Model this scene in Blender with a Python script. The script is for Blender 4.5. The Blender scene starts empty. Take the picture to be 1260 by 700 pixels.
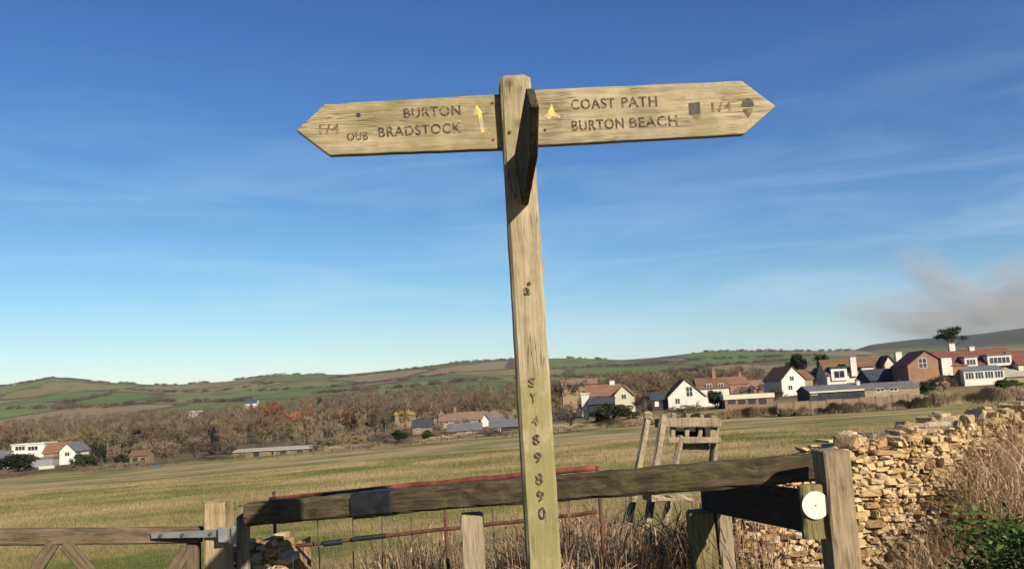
import bpy, math, random
import numpy as np
from mathutils import Vector, Matrix
rnd = random.Random(7)
RNG = np.random.default_rng(11)
R = math.radians
sc = bpy.context.scene
col = sc.collection

# ------------------------------------------------------------------ camera
FPX = 1050.0                       # focal length in pixels of the 1260 px wide photograph
PITCH, ROLL, EYE = R(7.35), R(3.3), 1.6
F_ = Vector((0, math.cos(PITCH), math.sin(PITCH)))
U0 = Vector((0, -math.sin(PITCH), math.cos(PITCH)))
R0 = Vector((1, 0, 0))
Rv = math.cos(ROLL) * R0 - math.sin(ROLL) * U0
Uv = math.sin(ROLL) * R0 + math.cos(ROLL) * U0
cam_d = bpy.data.cameras.new('camera')
cam = bpy.data.objects.new('camera', cam_d)
col.objects.link(cam)
m = Matrix(((Rv.x, Uv.x, -F_.x, 0), (Rv.y, Uv.y, -F_.y, 0), (Rv.z, Uv.z, -F_.z, EYE), (0, 0, 0, 1)))
cam.matrix_world = m
cam_d.sensor_width = 36
cam_d.lens = 36 * FPX / 1260
cam_d.clip_start = 0.05
cam_d.clip_end = 40000
sc.camera = cam

# ------------------------------------------------------------------ light
SUN_EL, SUN_AZ = R(27), R(35)       # azimuth: to the right of straight behind the camera
sd = bpy.data.lights.new('sun', 'SUN')
sd.energy = 5.0
sd.angle = R(0.53)
sd.color = (1.0, 0.87, 0.68)
sun = bpy.data.objects.new('sun', sd)
col.objects.link(sun)
S = Vector((math.sin(SUN_AZ) * math.cos(SUN_EL), -math.cos(SUN_AZ) * math.cos(SUN_EL), math.sin(SUN_EL)))
sun.rotation_euler = S.to_track_quat('Z', 'Y').to_euler()
sun.location = (0, 0, 40)

w = bpy.data.worlds.new('World')
sc.world = w
w.use_nodes = True
nt = w.node_tree
nt.nodes.clear()
def N(nt, t, **kw):
    n = nt.nodes.new(t)
    for k, v in kw.items():
        if hasattr(n, k): setattr(n, k, v)
        else: n.inputs[k].default_value = v
    return n
sky = N(nt, 'ShaderNodeTexSky', sky_type='NISHITA', sun_disc=False, sun_elevation=SUN_EL,
        sun_rotation=math.pi - SUN_AZ, altitude=30, air_density=1.0, dust_density=0.25, ozone_density=2.2)
bg = N(nt, 'ShaderNodeBackground', Strength=0.051)
out = N(nt, 'ShaderNodeOutputWorld')
# thin streaks of cirrus
tc = N(nt, 'ShaderNodeTexCoord')
mp = N(nt, 'ShaderNodeMapping')
mp.inputs['Scale'].default_value = (2.2, 2.2, 15)
mp.inputs['Rotation'].default_value = (0, R(4), 0)
nz = N(nt, 'ShaderNodeTexNoise', Scale=1.5, Detail=6, Roughness=0.55, Distortion=0.6)
cr = N(nt, 'ShaderNodeValToRGB')
cr.color_ramp.elements[0].position = 0.45; cr.color_ramp.elements[0].color = (0, 0, 0, 1)
cr.color_ramp.elements[1].position = 0.80; cr.color_ramp.elements[1].color = (1, 1, 1, 1)
sx = N(nt, 'ShaderNodeSeparateXYZ')
mr = N(nt, 'ShaderNodeMapRange')
for k, v in (('From Min', 0.38), ('From Max', 0.10), ('To Min', 0.0), ('To Max', 0.50)): mr.inputs[k].default_value = v
mu = N(nt, 'ShaderNodeMath', operation='MULTIPLY')
mx = N(nt, 'ShaderNodeMix', data_type='RGBA')
mx.inputs[7].default_value = (5.2, 7.2, 8.7, 1)
L = nt.links.new
L(tc.outputs['Generated'], mp.inputs[0]); L(mp.outputs[0], nz.inputs['Vector']); L(nz.outputs[0], cr.inputs[0])
L(tc.outputs['Generated'], sx.inputs[0]); L(sx.outputs[2], mr.inputs[0])
L(cr.outputs[0], mu.inputs[0]); L(mr.outputs[0], mu.inputs[1]); L(mu.outputs[0], mx.inputs[0])
# deeper blue, as the photograph's clear winter sky: red and green fall off faster than blue
ssep = N(nt, 'ShaderNodeSeparateColor'); scom = N(nt, 'ShaderNodeCombineColor'); L(sky.outputs[0], ssep.inputs[0])
for ch, gm in ((0, 0.80), (1, 0.44)):
    a_ = N(nt, 'ShaderNodeMath', operation='MULTIPLY'); a_.inputs[1].default_value = 0.11
    b_ = N(nt, 'ShaderNodeMath', operation='MINIMUM'); b_.inputs[1].default_value = 1.0
    c_ = N(nt, 'ShaderNodeMath', operation='POWER'); c_.inputs[1].default_value = gm
    d_ = N(nt, 'ShaderNodeMath', operation='MULTIPLY')
    L(ssep.outputs[ch], a_.inputs[0]); L(a_.outputs[0], b_.inputs[0]); L(b_.outputs[0], c_.inputs[0]); L(c_.outputs[0], d_.inputs[0]); L(ssep.outputs[ch], d_.inputs[1]); L(d_.outputs[0], scom.inputs[ch])
L(ssep.outputs[2], scom.inputs[2])
L(scom.outputs[0], mx.inputs[6]); L(mx.outputs[2], bg.inputs[0]); L(bg.outputs[0], out.inputs[0])

sc.view_settings.view_transform = 'Standard'
sc.view_settings.look = 'None'
sc.view_settings.exposure = 1.10
sc.view_settings.gamma = 1
sc.cycles.use_denoising = True
sc.cycles.max_bounces = 6
sc.cycles.transparent_max_bounces = 12

# ------------------------------------------------------------------ helpers
def at(u, v, Y):
    """a point of the photograph's pixel at depth Y"""
    d = F_ + Rv * ((u - 630) / FPX) + Uv * ((350 - v) / FPX)
    d = d * (Y / d.y)
    return Vector((d.x, d.y, d.z + EYE))

def tag(o, label=None, cat=None, group=None, kind=None):
    if label: o['label'] = label
    if cat: o['category'] = cat
    if group: o['group'] = group
    if kind: o['kind'] = kind
    return o

def thing(name, label, cat, loc=(0, 0, 0), rz=0, group=None):
    o = bpy.data.objects.new(name, None)
    col.objects.link(o)
    o.location = loc
    o.rotation_euler = (0, 0, rz)
    o.empty_display_size = 0.1
    return tag(o, label, cat, group)

class MB:
    def __init__(s): s.v = []; s.f = []; s.m = []
    def add(s, vs, fs, mi=0):
        b = len(s.v)
        s.v += [tuple(p) for p in vs]
        s.f += [tuple(b + i for i in f) for f in fs]
        s.m += [mi] * len(fs)
        return s
    def box(s, x0, x1, y0, y1, z0, z1, mi=0):
        vs = [(x0,y0,z0),(x1,y0,z0),(x1,y1,z0),(x0,y1,z0),(x0,y0,z1),(x1,y0,z1),(x1,y1,z1),(x0,y1,z1)]
        return s.add(vs, [(0,3,2,1),(4,5,6,7),(0,1,5,4),(1,2,6,5),(2,3,7,6),(3,0,4,7)], mi)
    def prism(s, pts, a, b, axis='y', mi=0):
        """polygon pts extruded from a to b along axis"""
        n = len(pts)
        def P(p, t):
            return (p[0], t, p[1]) if axis == 'y' else ((t, p[0], p[1]) if axis == 'x' else (p[0], p[1], t))
        vs = [P(p, a) for p in pts] + [P(p, b) for p in pts]
        fs = [tuple(range(n)), tuple(range(2*n-1, n-1, -1))] + [(i, i+n, (i+1) % n + n, (i+1) % n) for i in range(n)]
        return s.add(vs, fs, mi)
    def tube(s, pts, r, k=8, mi=0, cap=True):
        pts = [Vector(p) for p in pts]
        rs = r if isinstance(r, (list, tuple)) else [r] * len(pts)
        b = len(s.v)
        for i, p in enumerate(pts):
            d = (pts[min(i+1, len(pts)-1)] - pts[max(i-1, 0)]).normalized()
            a = d.cross(Vector((0, 0, 1)))
            if a.length < 0.05: a = d.cross(Vector((0, 1, 0)))
            a.normalize(); c = d.cross(a)
            for j in range(k):
                t = 2*math.pi*j/k
                s.v.append(tuple(p + (a*math.cos(t) + c*math.sin(t))*rs[i]))
        for i in range(len(pts)-1):
            for j in range(k):
                s.f.append((b+i*k+j, b+i*k+(j+1) % k, b+(i+1)*k+(j+1) % k, b+(i+1)*k+j)); s.m.append(mi)
        if cap:
            s.f.append(tuple(b+j for j in range(k))[::-1]); s.m.append(mi)
            e = b+(len(pts)-1)*k
            s.f.append(tuple(e+j for j in range(k))); s.m.append(mi)
        return s
    def mesh(s, name, mats, smooth=False):
        me = bpy.data.meshes.new(name)
        me.from_pydata(s.v, [], s.f)
        for m_ in (mats if isinstance(mats, (list, tuple)) else [mats]): me.materials.append(m_)
        me.polygons.foreach_set('material_index', s.m)
        if smooth: me.polygons.foreach_set('use_smooth', [True]*len(s.f))
        import bmesh
        bm = bmesh.new(); bm.from_mesh(me); bmesh.ops.recalc_face_normals(bm, faces=bm.faces); bm.to_mesh(me); bm.free()
        me.update()
        return me
    def build(s, name, mats, parent=None, smooth=False, loc=None, bevel=0):
        o = bpy.data.objects.new(name, s.mesh(name, mats, smooth))
        col.objects.link(o)
        if parent: o.parent = parent
        if loc is not None: o.location = loc
        if bevel:
            bv = o.modifiers.new('bevel', 'BEVEL'); bv.width = bevel; bv.segments = 2; bv.limit_method = 'ANGLE'
        return o

def raw_mesh(name, V, Fq, mats, parent=None, link=True):
    """numpy mesh: V (n,3), Fq (m,k)"""
    me = bpy.data.meshes.new(name)
    V = np.asarray(V, dtype=np.float32); Fq = np.asarray(Fq, dtype=np.int32)
    k = Fq.shape[1]
    me.vertices.add(len(V)); me.vertices.foreach_set('co', V.ravel())
    me.loops.add(Fq.size); me.loops.foreach_set('vertex_index', Fq.ravel())
    me.polygons.add(len(Fq)); me.polygons.foreach_set('loop_start', np.arange(0, Fq.size, k, dtype=np.int32))
    me.update(calc_edges=True)
    for m_ in (mats if isinstance(mats, (list, tuple)) else [mats]): me.materials.append(m_)
    if not link: return me
    o = bpy.data.objects.new(name, me); col.objects.link(o)
    if parent: o.parent = parent
    return o

def ribbons(P, H, W, lean, segs=3, curve=2.0, tip=0.1, seed=0):
    """curved grass blades: returns V, F (quads)"""
    g = np.random.default_rng(seed)
    n = len(P)
    th = g.uniform(0, 2*np.pi, n)
    side = np.stack([np.cos(th), np.sin(th), np.zeros(n)], 1)
    V = np.zeros((n, (segs+1)*2, 3), np.float32)
    for k in range(segs+1):
        t = k/segs
        c = P.copy().astype(np.float64)
        c[:, 2] += H*t*(1-0.25*t*np.minimum(1, np.linalg.norm(lean, axis=1)))
        c[:, :2] += lean*(H*t**curve)[:, None]
        wk = W*(1-(1-tip)*t)
        V[:, 2*k] = c - side*wk[:, None]/2
        V[:, 2*k+1] = c + side*wk[:, None]/2
    q = np.array([[2*k, 2*k+1, 2*k+3, 2*k+2] for k in range(segs)])
    Fq = (np.arange(n)*((segs+1)*2))[:, None, None] + q[None]
    return V.reshape(-1, 3), Fq.reshape(-1, 4)

# ------------------------------------------------------------------ materials
ALB = 0.51
def alb(stops, k=1.0):
    return [(p, tuple(min(.8, q*ALB*k) for q in c)) for p, c in stops]
def ramp(nt, stops):
    c = nt.nodes.new('ShaderNodeValToRGB')
    e = c.color_ramp.elements
    while len(e) < len(stops): e.new(0.5)
    for i, (p, cc) in enumerate(stops):
        e[i].position = p; e[i].color = (*cc, 1)
    return c
def mat(name, stops, scale=4, rough=0.9, bump=0.0, bdist=0.01, stretch=(1, 1, 1), detail=6, rand=0.0, coord='Object', trans=0.0, spec=0.3, fine=None, metallic=0, ak=1.0):
    m_ = bpy.data.materials.new(name); m_.use_nodes = True
    nt = m_.node_tree; p = nt.nodes['Principled BSDF']; L = nt.links.new
    p.inputs['Roughness'].default_value = rough
    p.inputs['Specular IOR Level'].default_value = spec
    p.inputs['Metallic'].default_value = metallic
    if isinstance(stops[0], (int, float)): stops = [(0.0, stops), (1.0, stops)]
    stops = alb(stops, ak)
    tcn = N(nt, 'ShaderNodeTexCoord'); mp = N(nt, 'ShaderNodeMapping'); mp.inputs['Scale'].default_value = stretch
    geo = N(nt, 'ShaderNodeNewGeometry')
    if coord == 'World': L(geo.outputs['Position'], mp.inputs[0])
    else: L(tcn.outputs[coord], mp.inputs[0])
    nz = N(nt, 'ShaderNodeTexNoise', Scale=scale, Detail=detail, Roughness=0.6)
    L(mp.outputs[0], nz.inputs['Vector'])
    fac = nz.outputs[0]
    if rand:
        oi = N(nt, 'ShaderNodeObjectInfo')
        src = oi.outputs['Random']
        a = N(nt, 'ShaderNodeMath', operation='MULTIPLY_ADD'); a.inputs[1].default_value = rand; a.inputs[2].default_value = -rand/2
        L(src, a.inputs[0])
        b = N(nt, 'ShaderNodeMath', operation='ADD'); L(fac, b.inputs[0]); L(a.outputs[0], b.inputs[1]); fac = b.outputs[0]
    c = ramp(nt, stops); L(fac, c.inputs[0])
    colr = c.outputs[0]
    if fine:
        n2 = N(nt, 'ShaderNodeTexNoise', Scale=fine[0], Detail=3)
        L(mp.outputs[0], n2.inputs['Vector'])
        c2 = ramp(nt, [(0.3, (1-fine[1],)*3), (0.7, (1+fine[1]*0.6,)*3)]); L(n2.outputs[0], c2.inputs[0])
        mm = N(nt, 'ShaderNodeMix', data_type='RGBA', blend_type='MULTIPLY'); mm.inputs[0].default_value = 1
        L(colr, mm.inputs[6]); L(c2.outputs[0], mm.inputs[7]); colr = mm.outputs[2]
    L(colr, p.inputs['Base Color'])
    if bump:
        bp = N(nt, 'ShaderNodeBump', Strength=bump, Distance=bdist)
        L(nz.outputs[0], bp.inputs['Height']); L(bp.outputs[0], p.inputs['Normal'])
    if trans:
        tr = N(nt, 'ShaderNodeBsdfTranslucent'); ms = N(nt, 'ShaderNodeMixShader'); ms.inputs[0].default_value = trans
        o = nt.nodes['Material Output']
        L(colr, tr.inputs[0]); L(p.outputs[0], ms.inputs[1]); L(tr.outputs[0], ms.inputs[2]); L(ms.outputs[0], o.inputs[0])
    return m_

def wood(name, stops, axis='x', moss=None, mossamt=0.5, crack=0.5, grain=1.0, zbands=None):
    """weathered timber: long grain, drying cracks, knots and moss blotches"""
    m_ = bpy.data.materials.new(name); m_.use_nodes = True
    nt = m_.node_tree; p = nt.nodes['Principled BSDF']; L = nt.links.new
    p.inputs['Roughness'].default_value = 0.88; p.inputs['Specular IOR Level'].default_value = 0.2
    tcn = N(nt, 'ShaderNodeTexCoord'); mp = N(nt, 'ShaderNodeMapping')
    sc3 = [14*grain]*3; sc3['xyz'.index(axis)] = 1.3
    mp.inputs['Scale'].default_value = sc3
    L(tcn.outputs['Object'], mp.inputs[0])
    g = N(nt, 'ShaderNodeTexNoise', Scale=5, Detail=8, Roughness=0.65, Distortion=0.4); L(mp.outputs[0], g.inputs['Vector'])
    c = ramp(nt, alb(stops)); L(g.outputs[0], c.inputs[0]); colr = c.outputs[0]
    big = N(nt, 'ShaderNodeTexNoise', Scale=5.5, Detail=5, Roughness=0.6); L(tcn.outputs['Object'], big.inputs['Vector'])
    cb = ramp(nt, [(0.3, (0.62, 0.62, 0.60)), (0.5, (0.95, 0.94, 0.92)), (0.7, (1.12, 1.11, 1.10))]); L(big.outputs[0], cb.inputs[0])
    m1 = N(nt, 'ShaderNodeMix', data_type='RGBA', blend_type='MULTIPLY'); m1.inputs[0].default_value = 1
    L(colr, m1.inputs[6]); L(cb.outputs[0], m1.inputs[7]); colr = m1.outputs[2]
    # cracks
    mp2 = N(nt, 'ShaderNodeMapping'); s2 = [26*grain]*3; s2['xyz'.index(axis)] = 1.0; mp2.inputs['Scale'].default_value = s2
    L(tcn.outputs['Object'], mp2.inputs[0])
    ck = N(nt, 'ShaderNodeTexNoise', Scale=3, Detail=2, Distortion=0.3); L(mp2.outputs[0], ck.inputs['Vector'])
    rk = ramp(nt, [(0.475, (0, 0, 0)), (0.5, (1, 1, 1)), (0.525, (0, 0, 0))]); L(ck.outputs[0], rk.inputs[0])
    br = N(nt, 'ShaderNodeTexNoise', Scale=7, Detail=2); L(tcn.outputs['Object'], br.inputs['Vector'])
    rb = ramp(nt, [(0.5, (0, 0, 0)), (0.62, (crack,)*3)]); L(br.outputs[0], rb.inputs[0])
    mk = N(nt, 'ShaderNodeMath', operation='MULTIPLY'); L(rk.outputs[0], mk.inputs[0]); L(rb.outputs[0], mk.inputs[1])
    m2 = N(nt, 'ShaderNodeMix', data_type='RGBA'); m2.inputs[7].default_value = (0.03, 0.022, 0.014, 1)
    L(mk.outputs[0], m2.inputs[0]); L(colr, m2.inputs[6]); colr = m2.outputs[2]
    # knots and dark stains
    vo = N(nt, 'ShaderNodeTexVoronoi', Scale=6.5); L(tcn.outputs['Object'], vo.inputs['Vector'])
    rv = ramp(nt, [(0.06, (0.75,)*3), (0.13, (0,)*3)]); L(vo.outputs['Distance'], rv.inputs[0])
    m3 = N(nt, 'ShaderNodeMix', data_type='RGBA'); m3.inputs[7].default_value = (0.06, 0.04, 0.02, 1)
    L(rv.outputs[0], m3.inputs[0]); L(colr, m3.inputs[6]); colr = m3.outputs[2]
    if moss:
        ms = N(nt, 'ShaderNodeTexNoise', Scale=9, Detail=8, Roughness=0.7); L(tcn.outputs['Object'], ms.inputs['Vector'])
        mfac = ms.outputs[0]
        if zbands:
            sz = N(nt, 'ShaderNodeSeparateXYZ'); L(tcn.outputs['Object'], sz.inputs[0])
            zm = N(nt, 'ShaderNodeMath', operation='MULTIPLY'); zm.inputs[1].default_value = 1/3; L(sz.outputs[2], zm.inputs[0])
            zr = ramp(nt, [(z_/3, (q_,)*3) for z_, q_ in zbands]); L(zm.outputs[0], zr.inputs[0])
            za = N(nt, 'ShaderNodeMath', operation='ADD'); L(zr.outputs[0], za.inputs[0]); L(mfac, za.inputs[1])
            zs = N(nt, 'ShaderNodeMath', operation='SUBTRACT'); zs.inputs[1].default_value = 0.2; L(za.outputs[0], zs.inputs[0]); mfac = zs.outputs[0]
        rm = ramp(nt, [(0.62-0.25*mossamt, (0,)*3), (0.80-0.2*mossamt, (0.75,)*3)]); L(mfac, rm.inputs[0])
        m4 = N(nt, 'ShaderNodeMix', data_type='RGBA'); m4.inputs[7].default_value = (moss[0]*ALB, moss[1]*ALB, moss[2]*ALB, 1)
        L(rm.outputs[0], m4.inputs[0]); L(colr, m4.inputs[6]); colr = m4.outputs[2]
    L(colr, p.inputs['Base Color'])
    sub = N(nt, 'ShaderNodeMath', operation='SUBTRACT'); L(g.outputs[0], sub.inputs[0]); L(mk.outputs[0], sub.inputs[1])
    bp = N(nt, 'ShaderNodeBump', Strength=0.7, Distance=0.004); L(sub.outputs[0], bp.inputs['Height']); L(bp.outputs[0], p.inputs['Normal'])
    return m_

M = {}
M['post'] = wood('oak_post', [(0.3, (0.31, 0.245, 0.155)), (0.5, (0.49, 0.41, 0.27)), (0.72, (0.62, 0.54, 0.38))], 'z', (0.29, 0.275, 0.10), 0.45, 0.8, 1.0, [(0.0, .42), (1.62, .42), (1.72, .05), (2.28, .05), (2.36, .27), (3.0, .27)])
M['finger'] = wood('oak_board', [(0.3, (0.30, 0.24, 0.155)), (0.5, (0.50, 0.42, 0.28)), (0.72, (0.64, 0.56, 0.41))], 'x', (0.29, 0.25, 0.105), 0.5, 0.8)
M['finger_l'] = wood('mossy_oak_board', [(0.3, (0.25, 0.205, 0.13)), (0.5, (0.44, 0.37, 0.235)), (0.72, (0.60, 0.50, 0.35))], 'x', (0.27, 0.235, 0.09), 0.75, 0.9)
M['finger_shade'] = wood('shade_darkened_oak', [(0.3, (0.025, 0.022, 0.016)), (0.5, (0.06, 0.05, 0.034)), (0.72, (0.14, 0.115, 0.075))], 'y', (0.20, 0.19, 0.07), 0.45, 0.5)  # dark oak, with the shade on the arm's left face added to its colour
M['rail'] = wood('dark_rail_timber', [(0.3, (0.04, 0.03, 0.02)), (0.5, (0.10, 0.075, 0.045)), (0.75, (0.20, 0.165, 0.105))], 'x', (0.17, 0.155, 0.055), 0.4, 0.9, 0.8)
M['plank'] = wood('shade_darkened_timber', [(0.3, (0.035, 0.03, 0.024)), (0.6, (0.07, 0.06, 0.048)), (0.8, (0.12, 0.10, 0.08))], 'y', None, 0.5, 0.9)  # timber tone darkened to carry the shade on the plank's face
M['gatew'] = wood('gate_timber', [(0.3, (0.09, 0.065, 0.045)), (0.5, (0.19, 0.14, 0.095)), (0.75, (0.30, 0.24, 0.165))], 'x', (0.19, 0.17, 0.08), 0.3, 0.7)
M['greypost'] = wood('grey_post', [(0.3, (0.20, 0.15, 0.095)), (0.5, (0.37, 0.29, 0.185)), (0.75, (0.50, 0.41, 0.28))], 'z', (0.24, 0.22, 0.09), 0.25, 0.8)
M['mossy'] = wood('mossy_post', [(0.3, (0.14, 0.115, 0.055)), (0.5, (0.27, 0.225, 0.11)), (0.75, (0.45, 0.38, 0.23))], 'z', (0.20, 0.19, 0.06), 0.75, 0.9)
M['paleold'] = wood('pale_post', [(0.3, (0.30, 0.22, 0.12)), (0.5, (0.50, 0.38, 0.22)), (0.75, (0.64, 0.52, 0.33))], 'z', (0.34, 0.29, 0.07), 0.45, 0.6)
M['stile'] = wood('stile_timber', [(0.3, (0.22, 0.175, 0.115)), (0.5, (0.40, 0.33, 0.225)), (0.75, (0.52, 0.45, 0.33))], 'z', (0.27, 0.24, 0.12), 0.25, 0.6)
M['letter'] = mat('routed_letter', [(0.40, (0.06, 0.045, 0.028)), (0.54, (0.13, 0.10, 0.06)), (0.66, (0.42, 0.34, 0.22))], 110, 0.95)
M['letterfaint'] = mat('faded_letter', [(0.3, (0.09, 0.065, 0.04)), (0.5, (0.20, 0.15, 0.09)), (0.68, (0.36, 0.28, 0.16))], 50, 0.95)
M['mark'] = mat('dark_emblem', [(0.3, (0.06, 0.055, 0.045)), (0.7, (0.15, 0.13, 0.10))], 60, 0.9)
M['yellow'] = mat('flaking_yellow_paint', [(0.44, (0.48, 0.40, 0.26)), (0.56, (0.78, 0.58, 0.16)), (0.7, (0.88, 0.68, 0.16))], 45, 0.7, ak=1.05)
M['black'] = mat('black_tape', [(0.3, (0.010, 0.012, 0.016)), (0.7, (0.03, 0.034, 0.042))], 20, 0.55, 0.4, 0.004)
M['disc'] = mat('cream_disc', [(0.3, (0.80, 0.78, 0.62)), (0.7, (0.86, 0.84, 0.70))], 30, 0.5, ak=1.2)
M['rust'] = mat('rusty_iron', [(0.3, (0.07, 0.025, 0.016)), (0.5, (0.19, 0.055, 0.032)), (0.7, (0.30, 0.10, 0.055))], 14, 0.85, 0.5, 0.002)
M['darkrust'] = mat('dark_rust', [(0.3, (0.05, 0.022, 0.018)), (0.7, (0.24, 0.085, 0.055))], 14, 0.85, 0.5, 0.002)
M['galv'] = mat('galvanised_steel', [(0.3, (0.26, 0.28, 0.30)), (0.7, (0.46, 0.48, 0.50))], 12, 0.45, metallic=0.35)
M['wire'] = mat('old_wire', (0.10, 0.085, 0.075), rough=0.6)
M['stone'] = mat('golden_limestone', [(0.10, (0.26, 0.165, 0.085)), (0.32, (0.48, 0.31, 0.145)), (0.58, (0.66, 0.455, 0.225)), (0.78, (0.76, 0.60, 0.38)), (0.93, (0.90, 0.83, 0.70))], 9, 0.95, 0.7, 0.012, rand=0.75, fine=(45, 0.25), ak=0.98)
M['core'] = mat('wall_core_rubble', [(0.35, (0.24, 0.15, 0.075)), (0.6, (0.52, 0.35, 0.18))], 25, 1, 0.8, 0.02)
def deadm(name, a, b, c, tr=0.38, sc_=2.3):
    return mat(name, [(0.3, a), (0.5, b), (0.7, c)], sc_, 0.85, coord='World', trans=tr, fine=(60, 0.5), ak=1.15)
M['dead'] = deadm('dead_grass', (0.48, 0.31, 0.17), (0.76, 0.54, 0.33), (0.92, 0.74, 0.50))
M['deadred'] = deadm('dead_stalk', (0.20, 0.125, 0.085), (0.48, 0.32, 0.21), (0.70, 0.55, 0.37))
M['deadgold'] = deadm('golden_dead_grass', (0.40, 0.27, 0.13), (0.60, 0.44, 0.23), (0.72, 0.56, 0.34))
M['bramble'] = deadm('dark_bramble', (0.018, 0.014, 0.01), (0.05, 0.035, 0.022), (0.10, 0.06, 0.04))
M['leaf'] = mat('green_leaf', [(0.3, (0.04, 0.085, 0.015)), (0.5, (0.09, 0.17, 0.03)), (0.7, (0.17, 0.27, 0.06))], 5, 0.6, coord='World', trans=0.3, fine=(30, 0.4))
# field: tan sward with green patches, strips across the slope
def field_mat(name, tr):
    m_ = bpy.data.materials.new(name); m_.use_nodes = True
    nt = m_.node_tree; p = nt.nodes['Principled BSDF']; L = nt.links.new
    p.inputs['Roughness'].default_value = 0.95; p.inputs['Specular IOR Level'].default_value = 0.1
    g = N(nt, 'ShaderNodeNewGeometry')
    def nz(scale, st=(1, 1, 1), d=6):
        mp = N(nt, 'ShaderNodeMapping'); mp.inputs['Scale'].default_value = st; L(g.outputs['Position'], mp.inputs[0])
        n = N(nt, 'ShaderNodeTexNoise', Scale=scale, Detail=d, Roughness=0.62); L(mp.outputs[0], n.inputs['Vector']); return n.outputs[0]
    a = nz(0.22, (0.5, 0.55, 0.3)); b = nz(1.6, (0.8, 0.8, 0.4)); far = nz(0.05, (0.5, 0.8, 0.1), 6)
    s1 = N(nt, 'ShaderNodeMath', operation='ADD'); L(a, s1.inputs[0]); L(far, s1.inputs[1])
    s2 = N(nt, 'ShaderNodeMath', operation='MULTIPLY_ADD'); s2.inputs[1].default_value = 0.34; L(b, s2.inputs[0]); L(s1.outputs[0], s2.inputs[2])
    s3 = N(nt, 'ShaderNodeMath', operation='MULTIPLY'); s3.inputs[1].default_value = 0.43; L(s2.outputs[0], s3.inputs[0])
    c = ramp(nt, alb([(0.40, (0.13, 0.18, 0.045)), (0.45, (0.225, 0.235, 0.075)), (0.485, (0.37, 0.31, 0.13)), (0.555, (0.56, 0.43, 0.215))], 1.05))
    L(s3.outputs[0], c.inputs[0])
    n2 = nz(28, (1, 1, 1), 3); c2 = ramp(nt, [(0.3, (0.72,)*3), (0.7, (1.2,)*3)]); L(n2, c2.inputs[0])
    mm = N(nt, 'ShaderNodeMix', data_type='RGBA', blend_type='MULTIPLY'); mm.inputs[0].default_value = 1
    L(c.outputs[0], mm.inputs[6]); L(c2.outputs[0], mm.inputs[7])
    L(mm.outputs[2], p.inputs['Base Color'])
    if tr:
        t = N(nt, 'ShaderNodeBsdfTranslucent'); ms = N(nt, 'ShaderNodeMixShader'); ms.inputs[0].default_value = tr
        L(mm.outputs[2], t.inputs[0]); L(p.outputs[0], ms.inputs[1]); L(t.outputs[0], ms.inputs[2]); L(ms.outputs[0], nt.nodes['Material Output'].inputs[0])
    return m_
M['blade'] = field_mat('field_grass_blade', 0.25)

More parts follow.
